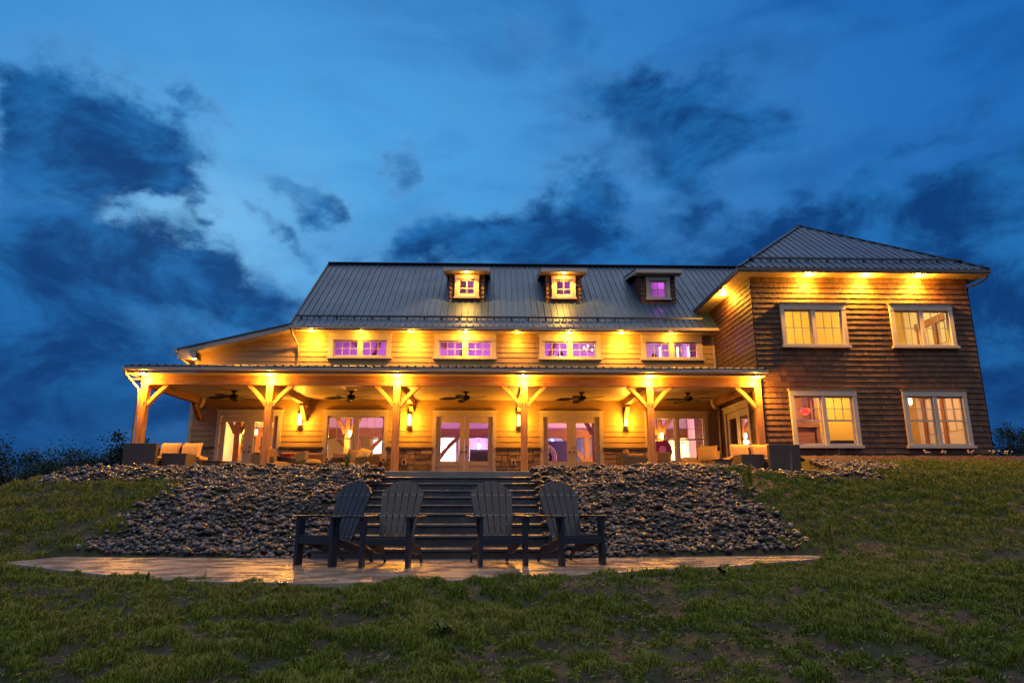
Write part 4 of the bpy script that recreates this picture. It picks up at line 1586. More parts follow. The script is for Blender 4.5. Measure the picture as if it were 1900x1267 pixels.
# ------------------------------------------------------------------ adirondack chairs
def make_adirondack():
    t = empty('adirondack_chair', (0, 0, 0))
    cm = M['chair']
    b = MB()
    for k in range(5):
        y0 = -.385 + .092 * k
        z0 = .372 - .024 * k
        b.hexa([(-.262, y0, z0 - .022), (.262, y0, z0 - .022), (.262, y0 + .084, z0 - .044), (-.262, y0 + .084, z0 - .044),
                (-.262, y0, z0), (.262, y0, z0), (.262, y0 + .084, z0 - .022), (-.262, y0 + .084, z0 - .022)])
    b.box(-.262, .262, -.392, -.368, .262, .346)
    b.build('seat', cm, t, bevel=.005)
    B = Vector((0, .055, .245))
    U = Vector((0, .40, .92)).normalized()
    N_ = Vector((0, -.92, .40)).normalized()
    b = MB()
    ns = 6
    for k in range(ns):
        c0, c1 = (k - 2.5) * .073, (k - 2.5) * .098
        h0, h1 = .0302, .0425
        arch = lambda q: .872 - .155 * abs(q / .27) ** 2.2
        P = lambda s, v, d: B + Vector((s, 0, 0)) + U * v + N_ * d
        mid = [(0.0, c0, h0), (.35, c0 + (c1 - c0) * .48, h0 + (h1 - h0) * .48), (.68, c1 * .995, h1)]
        left = [(c - h, v) for v, c, h in mid] + [(c1 - h1 * .98, arch(c1 - h1))]
        right = [(c + h, v) for v, c, h in mid] + [(c1 + h1 * .98, arch(c1 + h1))]
        pl_ = left + [(c1, arch(c1) + .004)] + right[::-1]
        b.prism(pl_, 0, .022, lambda s, v, d: P(s, v, d))
    for k in range(ns):
        for v in (.09, .38, .67):
            c = (k - 2.5) * (.073 + (.098 - .073) * v / .7)
            for dq in (-.014, .014):
                q = P(c + dq, v, 0)
                b.bar(q + N_ * .021, q + N_ * .0245, .007, .007, up=U, mi=1)
    b.build('backrest', None, t, mats=[cm, M['steel']])
    b = MB()
    for v, w_ in ((.08, .24), (.37, .30), (.66, .25)):
        c = B + U * v - N_ * .016
        b.bar(c + Vector((-w_, 0, 0)), c + Vector((w_, 0, 0)), .03, .06, up=U)
    build_split(b, 'back_rail', cm, t)
    for sx in (-1, 1):
        b = MB()
        pl_ = [(-.055, -.43), (-.04, -.455), (.05, -.455), (.075, -.42), (.08, -.25), (.06, .0), (.035, .30), (.0, .335), (-.03, .32), (-.045, 0.0), (-.055, -.25)]
        b.prism([(sx * (.315 + a), y) for a, y in pl_], .582, .606)
        b.prism([(-.36, .582), (-.36, .40), (-.33, .44), (-.27, .582)], sx * .312, sx * .337, lambda p, q, d: (d, p, q))
        b.build('arm', cm, t, bevel=.005)
        b = MB()
        b.hexa([(sx * .262, -.40, 0), (sx * .312, -.40, 0), (sx * .312, -.29, 0), (sx * .262, -.29, 0),
                (sx * .262, -.395, .582), (sx * .312, -.395, .582), (sx * .312, -.275, .582), (sx * .262, -.275, .582)])
        b.build('front_leg', cm, t, bevel=.004)
        b = MB()
        pl_ = [(-.385, .35), (-.1, .285), (.12, .235), (.24, .225), (.33, .19), (.40, .12), (.445, .04), (.46, 0), (.415, 0), (.385, .05), (.33, .10), (.26, .125), (.17, .12), (.05, .135), (-.12, .20), (-.385, .265)]
        b.prism(pl_, sx * .232, sx * .260, lambda p, q, d: (d, p, q))
        b.build('rear_leg', cm, t, bevel=.004)
    return t


cl = ['dark adirondack chair turned most sharply, at the row end farthest from the wing', 'dark adirondack chair beside the sharply turned one, before the steps', 'dark adirondack chair second from the wing end of the row', 'dark adirondack chair at the wing end of the row, before the stones']
c0 = make_adirondack()
for i, (x, y, rz, sc) in enumerate(((-2.10, 9.42, -30, 1.0), (-1.29, 9.21, -9, 1.0), (.055, 9.34, 13, 1.0), (1.04, 9.46, 21, 1.0))):
    o = c0 if i == 0 else copy_tree(c0)
    o.location = (x, y, PATIO)
    o.rotation_euler.z = R(rz)
    o.scale = (1.04, 1.04, 1.03)
    tag(o, cl[i], 'chair', 'adirondack chairs on the patio')


# ------------------------------------------------------------------ porch furniture
def cushion(mb, x0, x1, y0, y1, z0, z1, puff=.025, n=6):
    """soft block: bulged top and sides"""
    def P(i, j, k):
        a, c, d = i / n, j / n, k
        bx = math.sin(math.pi * min(max(c, 0), 1)) * puff
        px = x0 + (x1 - x0) * a
        py = y0 + (y1 - y0) * c
        e = (1 - (2 * a - 1) ** 6) * (1 - (2 * c - 1) ** 6)
        zm = (z0 + z1) / 2
        h = (z1 - z0) / 2
        return (px, py, zm + d * (h * (.55 + .45 * e) + puff * .6 * math.sin(math.pi * a) * math.sin(math.pi * c)))
    for d in (-1, 1):
        for i in range(n):
            for j in range(n):
                mb.face([P(i, j, d), P(i + 1, j, d), P(i + 1, j + 1, d), P(i, j + 1, d)])
    for i in range(n):
        for jj in (0, n):
            mb.face([P(i, jj, -1), P(i + 1, jj, -1), P(i + 1, jj, 1), P(i, jj, 1)])
            mb.face([P(jj, i, -1), P(jj, i + 1, -1), P(jj, i + 1, 1), P(jj, i, 1)])


def soft(mb, T, w, h, th, n=8):
    """throw pillow standing in (a, b), thickness c, with pinched corners"""
    for d in (-1, 1):
        g = []
        for i in range(n + 1):
            for j in range(n + 1):
                a, c = 2 * i / n - 1, 2 * j / n - 1
                pin = 1 - .10 * (abs(a) ** 2) * (1 - abs(c) ** 2) * 0 - .07 * ((1 - abs(a) ** 3) * abs(c) ** 3 + (1 - abs(c) ** 3) * abs(a) ** 3)
                t = max(0, (1 - a ** 4) * (1 - c ** 4)) ** .6
                g.append(T(a * w / 2 * pin, (c * pin + 1) * h / 2, d * th / 2 * t))
        for i in range(n):
            for j in range(n):
                q = i * (n + 1) + j
                mb.face([g[q], g[q + n + 1], g[q + n + 2], g[q + 1]])


def pillow(x, y, z, w, h, th, mat, label, yaw=0, lean=20, roll=0):
    ca, sa = math.cos(R(yaw)), math.sin(R(yaw))
    cl_, sl_ = math.cos(R(lean)), math.sin(R(lean))
    cr, sr = math.cos(R(roll)), math.sin(R(roll))

    def T(a, c, d):
        a, c = a * cr - (c - h / 2) * sr, a * sr + (c - h / 2) * cr + h / 2
        yy = c * sl_ + d * cl_
        zz = c * cl_ - d * sl_
        return (x + a * ca - yy * sa, y + a * sa + yy * ca, z + zz)
    b = MB()
    soft(b, T, w, h, th)
    b.v = [(p[0] - x, p[1] - y, p[2] - z) for p in b.v]
    o = b.build('throw_pillow', M[mat], None, smooth=True)
    o.location = (x, y, z)
    return tag(o, label, 'pillow', 'pillows on the porch seats')


def block(name, x0, x1, y0, y1, z0, z1, parent, mat='wicker'):
    b = MB()
    b.box(x0, x1, y0, y1, z0, z1)
    # weave bands standing proud of the faces
    k = int((z1 - z0) / .055)
    for i in range(k):
        z = z0 + (i + .5) * (z1 - z0) / k
        b.box(x0 - .006, x1 + .006, y0 - .006, y1 + .006, z - .017, z + .017)
    return b.build(name, M[mat], parent, bevel=.004)


def sectional(x0, flip, y0, label):
    """corner sofa: tall end unit with its back to the camera, low unit beside it, cushions on the far side"""
    s = -1 if flip else 1
    t = empty('wicker_sectional', (x0, y0, FLOOR), label, 'sofa', 'wicker corner sofas')
    X = lambda a: x0 + s * a

    def bx(n_, a, c, d, e, z0, z1):
        return block(n_, min(X(a), X(c)), max(X(a), X(c)), y0 + d, y0 + e, FLOOR + z0, FLOOR + z1, t)
    bx('backrest', 0, .80, 0, .14, 0.02, .76)
    bx('side_panel', 0, .14, .147, 1.75, .02, .76)
    bx('backrest', .147, .95, 1.6, 1.75, .02, .82)
    bx('base', .147, .79, .15, 1.59, .02, .30)
    bx('base', .83, 1.44, .28, .9, .02, .53)
    for a, c, d, e in ((.15, .79, .2, .85), (.15, .79, .87, 1.55)):
        b = MB()
        cushion(b, min(X(a), X(c)), max(X(a), X(c)), y0 + d, y0 + e, FLOOR + .30, FLOOR + .45)
        b.build('seat_cushion', M['cushion'], t, smooth=True)
    b = MB()
    cushion(b, min(X(.86), X(1.5)), max(X(.86), X(1.5)), y0 + .95, y0 + 1.5, FLOOR + .40, FLOOR + .52, .02)
    b.build('seat_cushion', M['cushion'], t, smooth=True)
    for k, (a, c) in enumerate(((.18, .72), (.76, 1.30))):
        b = MB()
        soft(b, lambda p, q, d, a=a, c=c: (X((a + c) / 2) + p, y0 + 1.45 + q * .22 + d, FLOOR + .44 + q), .56, .46, .20)
        b.build('back_cushion', M['cushion'], t, smooth=True)
    return t


sectional(-9.30, False, 17.35, 'dark wicker corner sofa with gold lit cushions at the open end of the porch')
sectional(7.92, True, 17.30, 'dark wicker corner sofa with tan cushions in front of the shingled wing')


def side_table(x, y, w, h, label):
    t = empty('side_table', (x, y, FLOOR), label, 'side table', 'wicker side tables')
    block('base', x - w / 2, x + w / 2, y - w / 2, y + w / 2, FLOOR + .01, FLOOR + h - .03, t)
    b = MB()
    b.box(x - w / 2 - .012, x + w / 2 + .012, y - w / 2 - .012, y + w / 2 + .012, FLOOR + h - .03, FLOOR + h)
    b.build('table_top', M['fan'], t, bevel=.006)
    return t


side_table(-7.38, 18.3, .46, .36, 'small wicker side table near the end french door')
side_table(6.03, 17.9, .46, .40, 'small wicker side table near the wing door')


def lounge(x, y, rz, label, w=.95, back=True):
    """low wicker armchair: seat base, two arms, back, loose cushions; faces local -y"""
    t = empty('lounge_chair', (0, 0, 0), label, 'armchair', 'wicker porch armchairs')
    block('base', -w / 2 + .09, w / 2 - .09, -.38, .30, .06, .30, t)
    for sx in (-1, 1):
        b = MB()
        a, c = sorted((sx * w / 2, sx * (w / 2 - .085)))
        b.hexa([(a, -.42, .02), (c, -.42, .02), (c, .42, .02), (a, .42, .02), (a, -.42, .56), (c, -.42, .56), (c, .42, .66), (a, .42, .66)])
        b.build('arm', M['wicker'], t, bevel=.015)
    block('backrest', -w / 2 + .09, w / 2 - .09, .305, .42, .06, .70, t)
    b = MB()
    cushion(b, -w / 2 + .10, w / 2 - .10, -.40, .28, .30, .44)
    b.build('seat_cushion', M['cushion'], t, smooth=True)
    if back:
        b = MB()
        soft(b, lambda p, q, d: (p, .17 + q * .25 + d, .43 + q), w - .24, .42, .18)
        b.build('back_cushion', M['cushion'], t, smooth=True)
    t.location = (x, y, FLOOR)
    t.rotation_euler.z = R(rz)
    return t


def loveseat(x, y, rz, label, w=1.7):
    t = empty('wicker_loveseat', (0, 0, 0), label, 'sofa', 'wicker porch loveseats')
    block('base', -w / 2 + .09, w / 2 - .09, -.38, .30, .06, .30, t)
    for sx in (-1, 1):
        a, c = sorted((sx * w / 2, sx * (w / 2 - .085)))
        b = MB()
        b.hexa([(a, -.42, .02), (c, -.42, .02), (c, .42, .02), (a, .42, .02), (a, -.42, .54), (c, -.42, .54), (c, .42, .62), (a, .42, .62)])
        b.build('arm', M['wicker'], t, bevel=.015)
    block('backrest', -w / 2 + .09, w / 2 - .09, .305, .42, .06, .66, t)
    for k in (-1, 1):
        b = MB()
        a, c = sorted((k * .01, k * (w / 2 - .10)))
        cushion(b, a, c, -.40, .28, .30, .44)
        b.build('seat_cushion', M['cushion'], t, smooth=True)
        b = MB()
        soft(b, lambda p, q, d: (p + k * (w / 4 - .04), .17 + q * .25 + d, .43 + q), w / 2 - .15, .40, .17)
        b.build('back_cushion', M['cushion'], t, smooth=True)
    t.location = (x, y, FLOOR)
    t.rotation_euler.z = R(rz)
    return t


lounge(-6.35, 19.9, 62, 'dark wicker armchair half hidden by the second porch post from the open end')
loveseat(-5.95, 21.3, 6, 'wicker loveseat with large gold and red pillows against the stone wall')
lounge(-4.15, 20.2, -24, 'dark framed armchair with a leaning gold pillow beside the steps')
loveseat(-4.15, 21.6, -4, 'wicker loveseat with red bolster and slate pillow below a window', 1.5)
t = empty('coffee_table', (-5.25, 19.8, FLOOR), 'dark six sided coffee table between two wicker armchairs', 'coffee table')
b = MB()
hx = [(.46 * math.cos(k * math.pi / 3), .46 * math.sin(k * math.pi / 3)) for k in range(6)]
b.prism([(-5.25 + a, 19.8 + c) for a, c in hx], FLOOR + .01, FLOOR + .36)
b.build('base', M['wicker'], t, bevel=.01)
b = MB()
b.prism([(-5.25 + a * 1.05, 19.8 + c * 1.05) for a, c in hx], FLOOR + .36, FLOOR + .39)
b.build('table_top', M['fan'], t, bevel=.008)
pillow(-5.95, 21.05, FLOOR + .44, .56, .40, .2, 'pillow_gold', 'large upright gold pillow with a red pillow tucked behind it', 4, 22, 12)
pillow(-6.35, 20.9, FLOOR + .44, .46, .36, .18, 'pillow_red', 'red pillow tucked behind the large gold pillow', -8, 25)
pillow(-5.45, 20.75, FLOOR + .43, .5, .42, .18, 'pillow_gold', 'gold pillow lying flat on the loveseat edge', 12, 75)
pillow(-4.75, 21.35, FLOOR + .44, .56, .38, .2, 'cushion', 'upright tan pillow behind the red bolster', 0, 20)
pillow(-4.72, 21.15, FLOOR + .43, .5, .24, .18, 'pillow_red', 'long red bolster pillow in front of the tan pillow', 0, 15)
pillow(-4.05, 21.3, FLOOR + .44, .42, .32, .18, 'pillow_blue', 'slate coloured pillow on the loveseat with the red bolster', -10, 25)
pillow(-3.90, 20.15, FLOOR + .44, .50, .46, .18, 'pillow_gold', 'gold pillow leaning in the armchair by the steps', -35, 25, -14)
# right-hand group
lounge(4.25, 20.3, 88, 'dark wicker armchair seen side on by the second porch post from the wing')
loveseat(4.95, 21.45, 0, 'wicker loveseat with tan cushions below the window nearest the wing', 1.7)
lounge(6.55, 20.6, -28, 'armchair with a tall tan back cushion beside the wing door')
t = empty('ottoman', (5.65, 19.9, FLOOR), 'low wicker ottoman with a tan cushion top', 'ottoman')
block('base', 5.25, 6.05, 19.6, 20.2, FLOOR + .02, FLOOR + .34, t)
b = MB()
cushion(b, 5.24, 6.06, 19.59, 20.21, FLOOR + .34, FLOOR + .44)
b.build('seat_cushion', M['cushion'], t, smooth=True)
pillow(5.78, 19.7, FLOOR + .47, .5, .36, .17, 'cushion', 'tan pillow lying on the low ottoman', 5, 80)
pillow(4.35, 21.2, FLOOR + .44, .5, .38, .18, 'pillow_gold', 'gold pillow on the loveseat nearest the wing', 8, 22)
pillow(5.35, 21.15, FLOOR + .44, .5, .44, .2, 'cushion', 'tan pillow on the loveseat nearest the wing', -6, 18)
pillow(6.5, 20.45, FLOOR + .44, .62, .58, .2, 'cushion', 'tall tan pillow in the armchair beside the wing door', -24, 16)

# ------------------------------------------------------------------ river stones
bm = bmesh.new()
bmesh.ops.create_icosphere(bm, subdivisions=1, radius=1.04)
sv = np.array([v_.co[:] for v_ in bm.verts])
sf = np.array([[v_.index for v_ in f.verts] for f in bm.faces])
bm.free()
vars_ = []
for k in range(10):
    q = sv.copy()
    d1 = nrng.normal(size=(5, 3))
    for dd in d1:
        dd /= np.linalg.norm(dd)
        q *= (1 + .10 * nrng.normal() * np.maximum(0, sv @ dd)[:, None])
    q *= np.array([1.0, nrng.uniform(.65, .95), nrng.uniform(.42, .68)])
    vars_.append(q)
N = 230000
X = nrng.uniform(-10.8, 10.2, N)
Y = nrng.uniform(10.2, 17.6, N)
keep = rockmask(X + np.where(np.abs(X + .83) < 2.4, 0, nrng.normal(0, .13, N)), np.minimum(Y + nrng.normal(0, .10, N), np.where(Y < 15.7, 15.7, 99))) & ~patio_d(X, Y)
X, Y = X[keep], Y[keep]
# thin to a blue-noise-like cover
cell = {}
px_, py_, pr_ = [], [], []
for x, y in zip(X, Y):
    r_ = rnd.choice((.020, .026, .030, .034, .037, .041, .045, .050, .058, .072)) * rnd.uniform(.85, 1.15)
    if y > 14.5:
        r_ *= .92
    ok = True
    ci, cj = int(x / .17), int(y / .17)
    for a in (-1, 0, 1):
        for c in (-1, 0, 1):
            for (x2, y2, r2) in cell.get((ci + a, cj + c), ()):
                if (x - x2) ** 2 + (y - y2) ** 2 < (.66 * (r_ + r2)) ** 2:
                    ok = False
                    break
    if ok:
        cell.setdefault((ci, cj), []).append((x, y, r_))
        px_.append(x)
        py_.append(y)
        pr_.append(r_)
px_, py_, pr_ = map(np.array, (px_, py_, pr_))
pz_ = height(px_, py_)
inst = (px_ > -2.72) & (px_ < 1.02)
if inst.any():
    kk = np.clip(np.floor((15.7 - py_[inst]) / .617), 0, 9).astype(int)
    pz_[inst] = np.array(zk)[kk] + .0
VV, FF, AA = [], [], []
base = 0
for i in range(len(px_)):
    q = vars_[i % 10] * pr_[i] * 1.12
    a, t1, t2 = rnd.uniform(0, 6.28), rnd.gauss(0, .35), rnd.gauss(0, .35)
    m = np.array((Matrix.Rotation(t1, 3, 'X') @ Matrix.Rotation(t2, 3, 'Y') @ Matrix.Rotation(a, 3, 'Z')))
    q = q @ m.T + np.array([px_[i], py_[i], pz_[i] + pr_[i] * rnd.uniform(.25, .75)])
    VV.append(q)
    FF.append(sf + base)
    AA.append(np.full(len(sf), min(1, max(0, rnd.gauss(.30, .34)))))
    base += len(q)
print('stones', len(px_))
tag(mesh_np('river_stones', np.concatenate(VV), np.concatenate(FF), M['river'], np.concatenate(AA), smooth=True),
    'grey and brown rounded river stones heaped on both sides of the steps', 'stones', kind='stuff')


# ------------------------------------------------------------------ grass
def blades(n, x0, x1, y0, y1, hmin, hmax, width, seed, bald=.38, straw=.12, cl=1.3, lit_tone=0.0):
    g = np.random.default_rng(seed)
    x = g.uniform(x0, x1, n)
    y = g.uniform(y0, y1, n)
    # keep what the lens (or a step to the side of it) could see
    keep = (np.abs(x) < 1.5 + y * 1.0) & ~rockmask(x, y) & ~patio_d(x, y)
    keep &= ~((x > -2.8) & (x < 1.1) & (y > 9.9)) & ~((x > -10.4) & (x < 8.4) & (y > 15.6)) & ~((x > 8.2) & (y > 17.72))
    x, y = x[keep], y[keep]
    tuft = fbm(x * 5.2, y * 5.2, 41, 3) * .68 + fbm(x * cl * .55, y * cl * .55, 51, 3) * .32
    p = np.clip((tuft - bald) / .09, 0.10, 1)
    keep = g.uniform(size=len(x)) < p
    x, y, tuft = x[keep], y[keep], tuft[keep]
    z = height(x, y)
    h = g.uniform(hmin, hmax, len(x)) * (.30 + 1.75 * np.clip((tuft - bald) / .25, 0, 1) ** 1.5)
    lean = g.uniform(.15, .95, len(x)) * h
    az_ = g.uniform(0, 2 * np.pi, len(x)) * .999
    fa = g.uniform(0, np.pi, len(x))
    wx, wy = np.cos(fa) * width / 2 * g.uniform(.6, 1.3, len(x)), np.sin(fa) * width / 2
    lx, ly = np.cos(az_) * lean, np.sin(az_) * lean
    b0 = np.stack([x - wx, y - wy, z - .01], -1)
    b1 = np.stack([x + wx, y + wy, z - .01], -1)
    m0 = np.stack([x - wx * .8 + lx * .35, y - wy * .8 + ly * .35, z + h * .6], -1)
    m1 = np.stack([x + wx * .8 + lx * .35, y + wy * .8 + ly * .35, z + h * .6], -1)
    tp = np.stack([x + lx, y + ly, z + h * (1 - .25 * (lean / h))], -1)
    Vb = np.stack([b0, b1, m0, m1, tp], 1).reshape(-1, 3)
    i = np.arange(len(x))[:, None] * 5
    Fb = np.concatenate([i + np.array([[0, 1, 3]]), i + np.array([[0, 3, 2]]), i + np.array([[2, 3, 4]])], 1).reshape(-1, 3)
    col = np.clip(.30 + lit_tone + (fbm(x * .9, y * .9, 61, 3) - .5) * 1.1 + (tuft - .52) * 1.5 + g.normal(0, .12, len(x)), 0, .74)  # the tone offset puts house light on the lawn into the blade colour
    col = np.where(g.uniform(size=len(x)) < straw + .5 * np.clip(.46 - tuft, 0, .2), g.uniform(.75, 1, len(x)), col)
    return Vb, Fb, np.repeat(col, 3)


parts = [blades(520000, -6.5, 7.5, 2.6, 5.2, .012, .034, .0055, 1, bald=.42, lit_tone=.06),
         blades(520000, -9, 10, 5.2, 7.9, .014, .038, .0075, 2, bald=.42, lit_tone=.08),
         blades(360000, -12, 14, 7.9, 11, .016, .044, .010, 3, bald=.415, lit_tone=.12),
         blades(420000, 4.2, 18, 11, 17.8, .022, .055, .013, 4, bald=.385, straw=.10, lit_tone=.32),  # brighter yellow-green here: lamplight on this slope is put into the colour
         blades(220000, -15, -5, 11, 16.5, .022, .055, .013, 5, bald=.415, straw=.20, lit_tone=.26),
         ]
# flattened dead thatch over the bare soil
g = np.random.default_rng(91)
tx, ty = g.uniform(-12, 16, 160000), 2.6 + 14 * g.uniform(0, 1, 160000) ** 1.4
kp = (np.abs(tx) < 1.5 + ty) & ~rockmask(tx, ty) & ~patio_d(tx, ty) & ~((tx > -10.4) & (tx < 8.4) & (ty > 15.6)) & ~((tx > -2.8) & (tx < 1.1) & (ty > 9.9))
tx, ty = tx[kp], ty[kp]
tz = height(tx, ty)
ta = g.uniform(0, 6.28, len(tx))
tl_ = g.uniform(.02, .06, len(tx))
tw = .0022 + .0006 * ty * .4
cx_, sx_ = np.cos(ta), np.sin(ta)
q0 = np.stack([tx - cx_ * tl_ / 2, ty - sx_ * tl_ / 2, tz + .004], -1)
q1 = np.stack([tx - sx_ * tw, ty + cx_ * tw, tz + .010 + g.uniform(0, .008, len(tx))], -1)
q2 = np.stack([tx + cx_ * tl_ / 2, ty + sx_ * tl_ / 2, tz + .006 + g.uniform(0, .02, len(tx))], -1)
q3 = np.stack([tx + sx_ * tw, ty - cx_ * tw, tz + .008], -1)
Vt = np.stack([q0, q1, q2, q3], 1).reshape(-1, 3)
it = np.arange(len(tx))[:, None] * 4
Ft = np.concatenate([it + np.array([[0, 1, 2]]), it + np.array([[0, 2, 3]])], 1).reshape(-1, 3)
parts.append((Vt, Ft, np.repeat(np.where(g.uniform(size=len(tx)) < .38, g.uniform(.8, 1, len(tx)), g.uniform(.1, .6, len(tx))), 2)))
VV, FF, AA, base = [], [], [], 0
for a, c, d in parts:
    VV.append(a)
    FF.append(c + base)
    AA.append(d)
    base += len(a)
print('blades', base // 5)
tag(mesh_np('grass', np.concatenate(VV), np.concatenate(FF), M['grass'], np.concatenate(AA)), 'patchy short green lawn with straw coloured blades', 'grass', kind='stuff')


# ------------------------------------------------------------------ plants
def leaf_cards(centers, size, g, flat=.5, asp=.55):
    n_ = len(centers)
    d = g.normal(size=(n_, 3))
    d[:, 2] *= flat
    d /= np.linalg.norm(d, axis=1)[:, None]
    r_ = g.normal(size=(n_, 3))
    s = np.cross(d, r_)
    s /= np.linalg.norm(s, axis=1)[:, None] + 1e-9
    L = size * g.uniform(.6, 1.3, n_)[:, None]
    a = centers - d * L * .5
    c = centers + d * L * .5
    w_ = s * L * asp * .5
    Vq = np.stack([a, centers + w_, c, centers - w_], 1).reshape(-1, 3)
    Fq = np.arange(n_ * 4).reshape(-1, 4)
    return Vq, Fq


def tree(x, y, z, h, rad, label, seed, leaves=2600, sparse=0.0, leaf=.12, group='trees beyond the lawn'):
    g = np.random.default_rng(seed)
    q = random.Random(seed)
    leaves = int(leaves * 3.0)
    t = empty('tree', (x, y, z), label, 'tree', group)
    b = MB()
    tips = []
    b.tube([(x, y, z), (x + .05 * h * q.uniform(-.5, .5), y, z + h * .3), (x + .08 * h * q.uniform(-.5, .5), y, z + h * .62), (x, y, z + h * .9)], [h * .025, h * .018, h * .011, h * .003], 7)
    for k in range(15 if sparse < .5 else 24):
        zz = z + h * q.uniform(.22, .8)
        a = q.uniform(0, 6.28)
        L = rad * q.uniform(.6, 1.05) * (1.25 - (zz - z) / h * .6)
        p0 = Vector((x, y, zz))
        p1 = p0 + Vector((math.cos(a) * L * .5, math.sin(a) * L * .5, L * q.uniform(.15, .45)))
        p2 = p0 + Vector((math.cos(a) * L, math.sin(a) * L, L * q.uniform(.4, .95)))
        p2.z = min(p2.z, z + h * 1.02)
        b.tube([p0, p1, p2], [h * .009, h * .006, h * .002], 5)
        tips += [p1, p2, p1.lerp(p2, .5)]
        for j in range(3):
            e = p1.lerp(p2, q.random()) + Vector((q.uniform(-1, 1), q.uniform(-1, 1), q.uniform(-.2, 1))) * L * .35
            b.tube([p1.lerp(p2, .4), e], [h * .004, h * .0012], 4)
            tips.append(e)
    b.build('trunk', M['bark'], t)
    tp = np.array([tuple(p) for p in tips] + [(x, y, z + h * .92)])
    idx = g.integers(0, len(tp), leaves)
    sc = rad * (.20 if sparse < .5 else .13) * g.uniform(.5, 1.5, len(tp))[idx][:, None]
    rd = g.normal(size=(leaves, 3))
    rd /= np.linalg.norm(rd, axis=1)[:, None]
    cen = tp[idx] + rd * g.uniform(0, 1, leaves)[:, None] ** .45 * sc * 1.7 * np.array([1, 1, .8])
    Vq, Fq = leaf_cards(cen, leaf, g)
    clv = g.uniform(0, 1, len(tp))[idx]
    o = mesh_np('crown', Vq - np.array([x, y, z]), Fq, M['leaf'], np.clip(clv * .7 + g.uniform(0, .3, leaves), 0, 1), parent=t)
    return t


tree(-27.5, 34, -3.2, 6.48, 2.9, 'dark dense tree at the far left edge of the view', 1, 5200)
tree(-26.5, 38, -3.4, 5.85, 2.6, 'low round tree second from the left edge', 2, 4200)
tree(-24.2, 41, -3.4, 6.30, 2.2, 'loose branched tree with thin twigs rising over the hedge', 3, 1500, sparse=1)
tree(-22.4, 37, -3.3, 5.67, 2.4, 'broad bushy tree in the middle of the left tree line', 4, 4200)
tree(-21.6, 42, -3.4, 6.21, 1.9, 'small thin twigged tree rising behind the bushy ones', 5, 1200, sparse=1)
tree(-20.6, 38, -3.3, 5.76, 2.3, 'bushy tree just beside the corner sofa at the open porch end', 9, 3600)
tree(-19.4, 38, -3.3, 7.11, 1.9, 'round airy tree behind the end porch post', 6, 3000, leaf=.17)
tree(-17.2, 42, -3.4, 5.49, 2.4, 'low dark tree between the end porch post and the house corner', 7, 3600)
tree(-14.6, 42, -3.4, 5.67, 2.4, 'low dark tree half hidden by the house corner', 8, 3600)
tree(33.6, 42, .2, 4.6, 1.9, 'sparse tree with forked limbs beyond the shingled wing', 11, 1400, sparse=1)
tree(35.6, 44, .2, 4.0, 2.2, 'bushy tree at the far right edge', 12, 3400)
tree(38.2, 43, .2, 4.4, 2.6, 'dark tree outermost at the right edge', 13, 3600)
tree(32.6, 46, .2, 2.9, 1.8, 'low bush at the outer corner of the shingled wing', 14, 2600)
# far wood closing the horizon
g = np.random.default_rng(77)
cs = []
for (xa, xb, y_, z_, hh, n_) in ((-75, -13, 46, -3.0, 5.7, 330000), (30, 70, 50, 0.0, 3.0, 40000)):
    xx = g.uniform(xa, xb, n_)
    top = hh * (.72 + .35 * fbm(xx * .35, xx * 0, 5))
    cs.append(np.stack([xx, y_ + g.normal(0, 1.2, n_), z_ + top * g.uniform(0, 1, n_) ** .75], -1))
cs = np.concatenate(cs)
Vq, Fq = leaf_cards(cs, .24, g)
tag(mesh_np('far_wood', Vq, Fq, M['leaf'], g.uniform(0, .6, len(cs))), 'dark far wood along the horizon', 'wood', kind='stuff')


def weed(x, y, n_, L, label, mat='weed', name='weed_plant', upright=.6, cat='weed', group='weeds', wd=.22, stalk=False):
    z = float(height(np.array([x]), np.array([y]))[0])
    b = MB()
    for k in range(n_):
        a = rnd.uniform(0, 6.28)
        l_ = L * rnd.uniform(.6, 1.1)
        up = rnd.uniform(upright * .5, upright * 1.3)
        c, s_ = math.cos(a), math.sin(a)
        w_ = l_ * wd * .5
        pts = [(0, 0), (.35, .55), (.7, .9), (1, .8 if not stalk else 1.1)]
        wid = [.25, 1, .8, .05] if not stalk else [1, .8, .6, .2]
        prev = None
        for (r_, hh), ww in zip(pts, wid):
            p = Vector((x + c * r_ * l_ * (1 - up * .5), y + s_ * r_ * l_ * (1 - up * .5), z + hh * l_ * up))
            sd = Vector((-s_, c, 0)) * w_ * ww
            if prev:
                b.face([prev[0], prev[1], p + sd, p - sd], rnd.random())
            prev = (p - sd, p + sd)
    b.v = [(p[0] - x, p[1] - y, p[2] - z) for p in b.v]
    t = b.build(name, M[mat])
    t.location = (x, y, z)
    return tag(t, label, cat, group)


weed(-2.05, 6.98, 9, .16, 'broad leaved weed at the patio edge below the second chair')
weed(-1.45, 6.95, 8, .15, 'rosette weed below the patio edge left of centre')
weed(-3.45, 7.2, 8, .11, 'tall leafy weed at the front edge of the patio on the left', upright=1.1)
weed(-2.75, 6.9, 10, .17, 'narrow leaved grass clump below the left part of the patio', upright=1.3, wd=.07)
weed(-.9, 6.4, 9, .13, 'small rosette weed in the bare soil near the middle')
weed(-.35, 5.1, 10, .13, 'pale spiky rosette in the foreground soil')
weed(1.5, 7.6, 10, .14, 'leafy weed clump below the patio right of the chairs', upright=1.0)
weed(2.6, 7.9, 10, .18, 'low green weed near the right front patio edge')
weed(-.75, 4.1, 24, .10, 'grassy tuft at the bottom middle of the lawn', upright=1.0, wd=.05, mat='grass')
weed(5.35, 10.9, 26, .30, 'tall grass clump at the patio tip below the wing', upright=1.4, wd=.05, mat='grass', name='grass_clump', cat='grass clump')
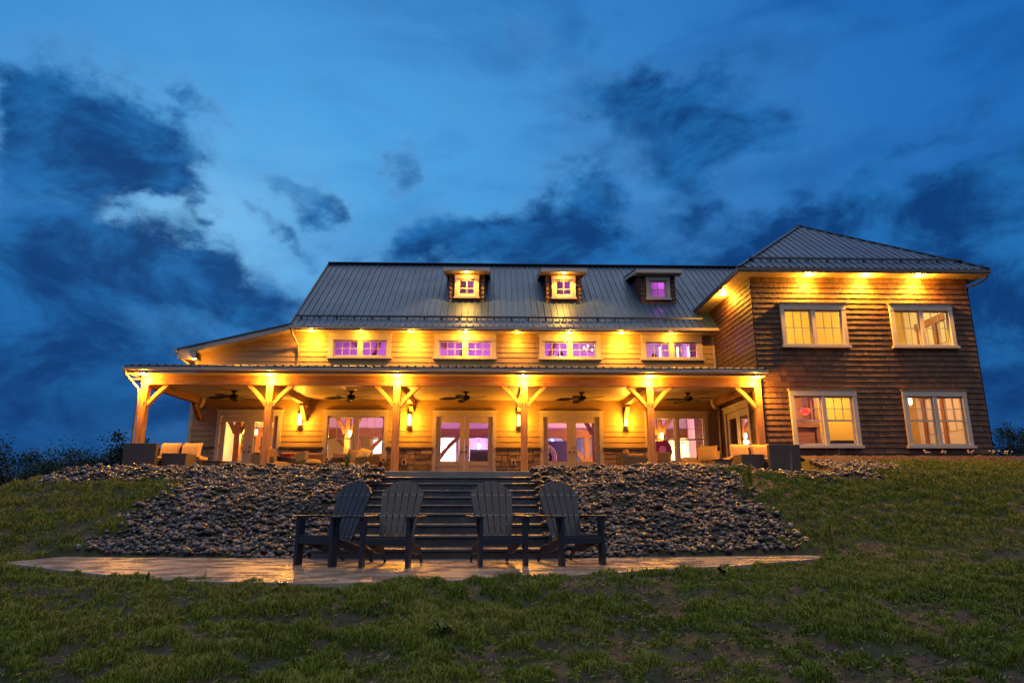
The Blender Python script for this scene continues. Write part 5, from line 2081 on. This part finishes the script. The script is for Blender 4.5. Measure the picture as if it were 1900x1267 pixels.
weed(4.9, 13.2, 40, .34, 'bright grass clump at the wing side edge of the stone bed', upright=1.3, wd=.05, mat='grass', name='grass_clump', cat='grass clump')
weed(5.2, 13.7, 40, .34, 'grass clump just uphill of the bright clump by the stone bed', upright=1.3, wd=.05, mat='grass', name='grass_clump', cat='grass clump')
weed(-3.2, 15.1, 26, .34, 'yellow green tuft growing in the stones beside the steps', upright=1.2, wd=.06, mat='grass', name='grass_clump', cat='grass clump')
weed(-3.3, 15.45, 9, .42, 'dry stalks standing in the stones beside the steps', upright=1.3, wd=.012, mat='dry', name='dry_stalks', cat='dry plant', group='dry stalks', stalk=True)
weed(6.9, 15.6, 6, .36, 'dry stalks in front of the corner sofa by the wing', upright=1.3, wd=.012, mat='dry', name='dry_stalks', cat='dry plant', group='dry stalks', stalk=True)
weed(9.4, 18.2, 9, .26, 'dry curled stalks under the lower wing window nearest the porch', upright=1.2, wd=.012, mat='dry', name='dry_stalks', cat='dry plant', group='dry stalks', stalk=True)
weed(10.3, 18.2, 7, .24, 'dry stalks between the two lower wing windows', upright=1.2, wd=.012, mat='dry', name='dry_stalks', cat='dry plant', group='dry stalks', stalk=True)
fl = ['leftmost pale flowers in the mulch bed', 'pale flowers below the left edge of the lower right wing window', 'pale flowers below the middle of the lower right wing window', 'pale flowers below the right edge of the lower right wing window', 'pale flowers near the right corner of the wing', 'pale flowers in the mulch right of the wing']
for i, x in enumerate((11.9, 12.35, 13.1, 13.7, 14.2, 15.3)):
    y = 18.25 + rnd.uniform(-.1, .15)
    z = float(height(np.array([x]), np.array([18.3]))[0]) + .17
    t = empty('flowering_plant', (x, y, z), fl[i], 'flower', 'pale flowers in the mulch bed')
    b = MB()
    f = MB()
    for k in range(6):
        a, r_ = rnd.uniform(0, 6.28), rnd.uniform(.02, .12)
        p = Vector((x + math.cos(a) * r_, y + math.sin(a) * r_, z + rnd.uniform(.07, .16)))
        b.tube([(x, y, z - .05), p], .004, 4)
        f.lathe(tuple(p), [(.006, -.012), (.028, 0), (.024, .012), (.006, .016)], 6)
    b.build('stem', M['weed'], t)
    f.build('blossom', M['flower'], t)
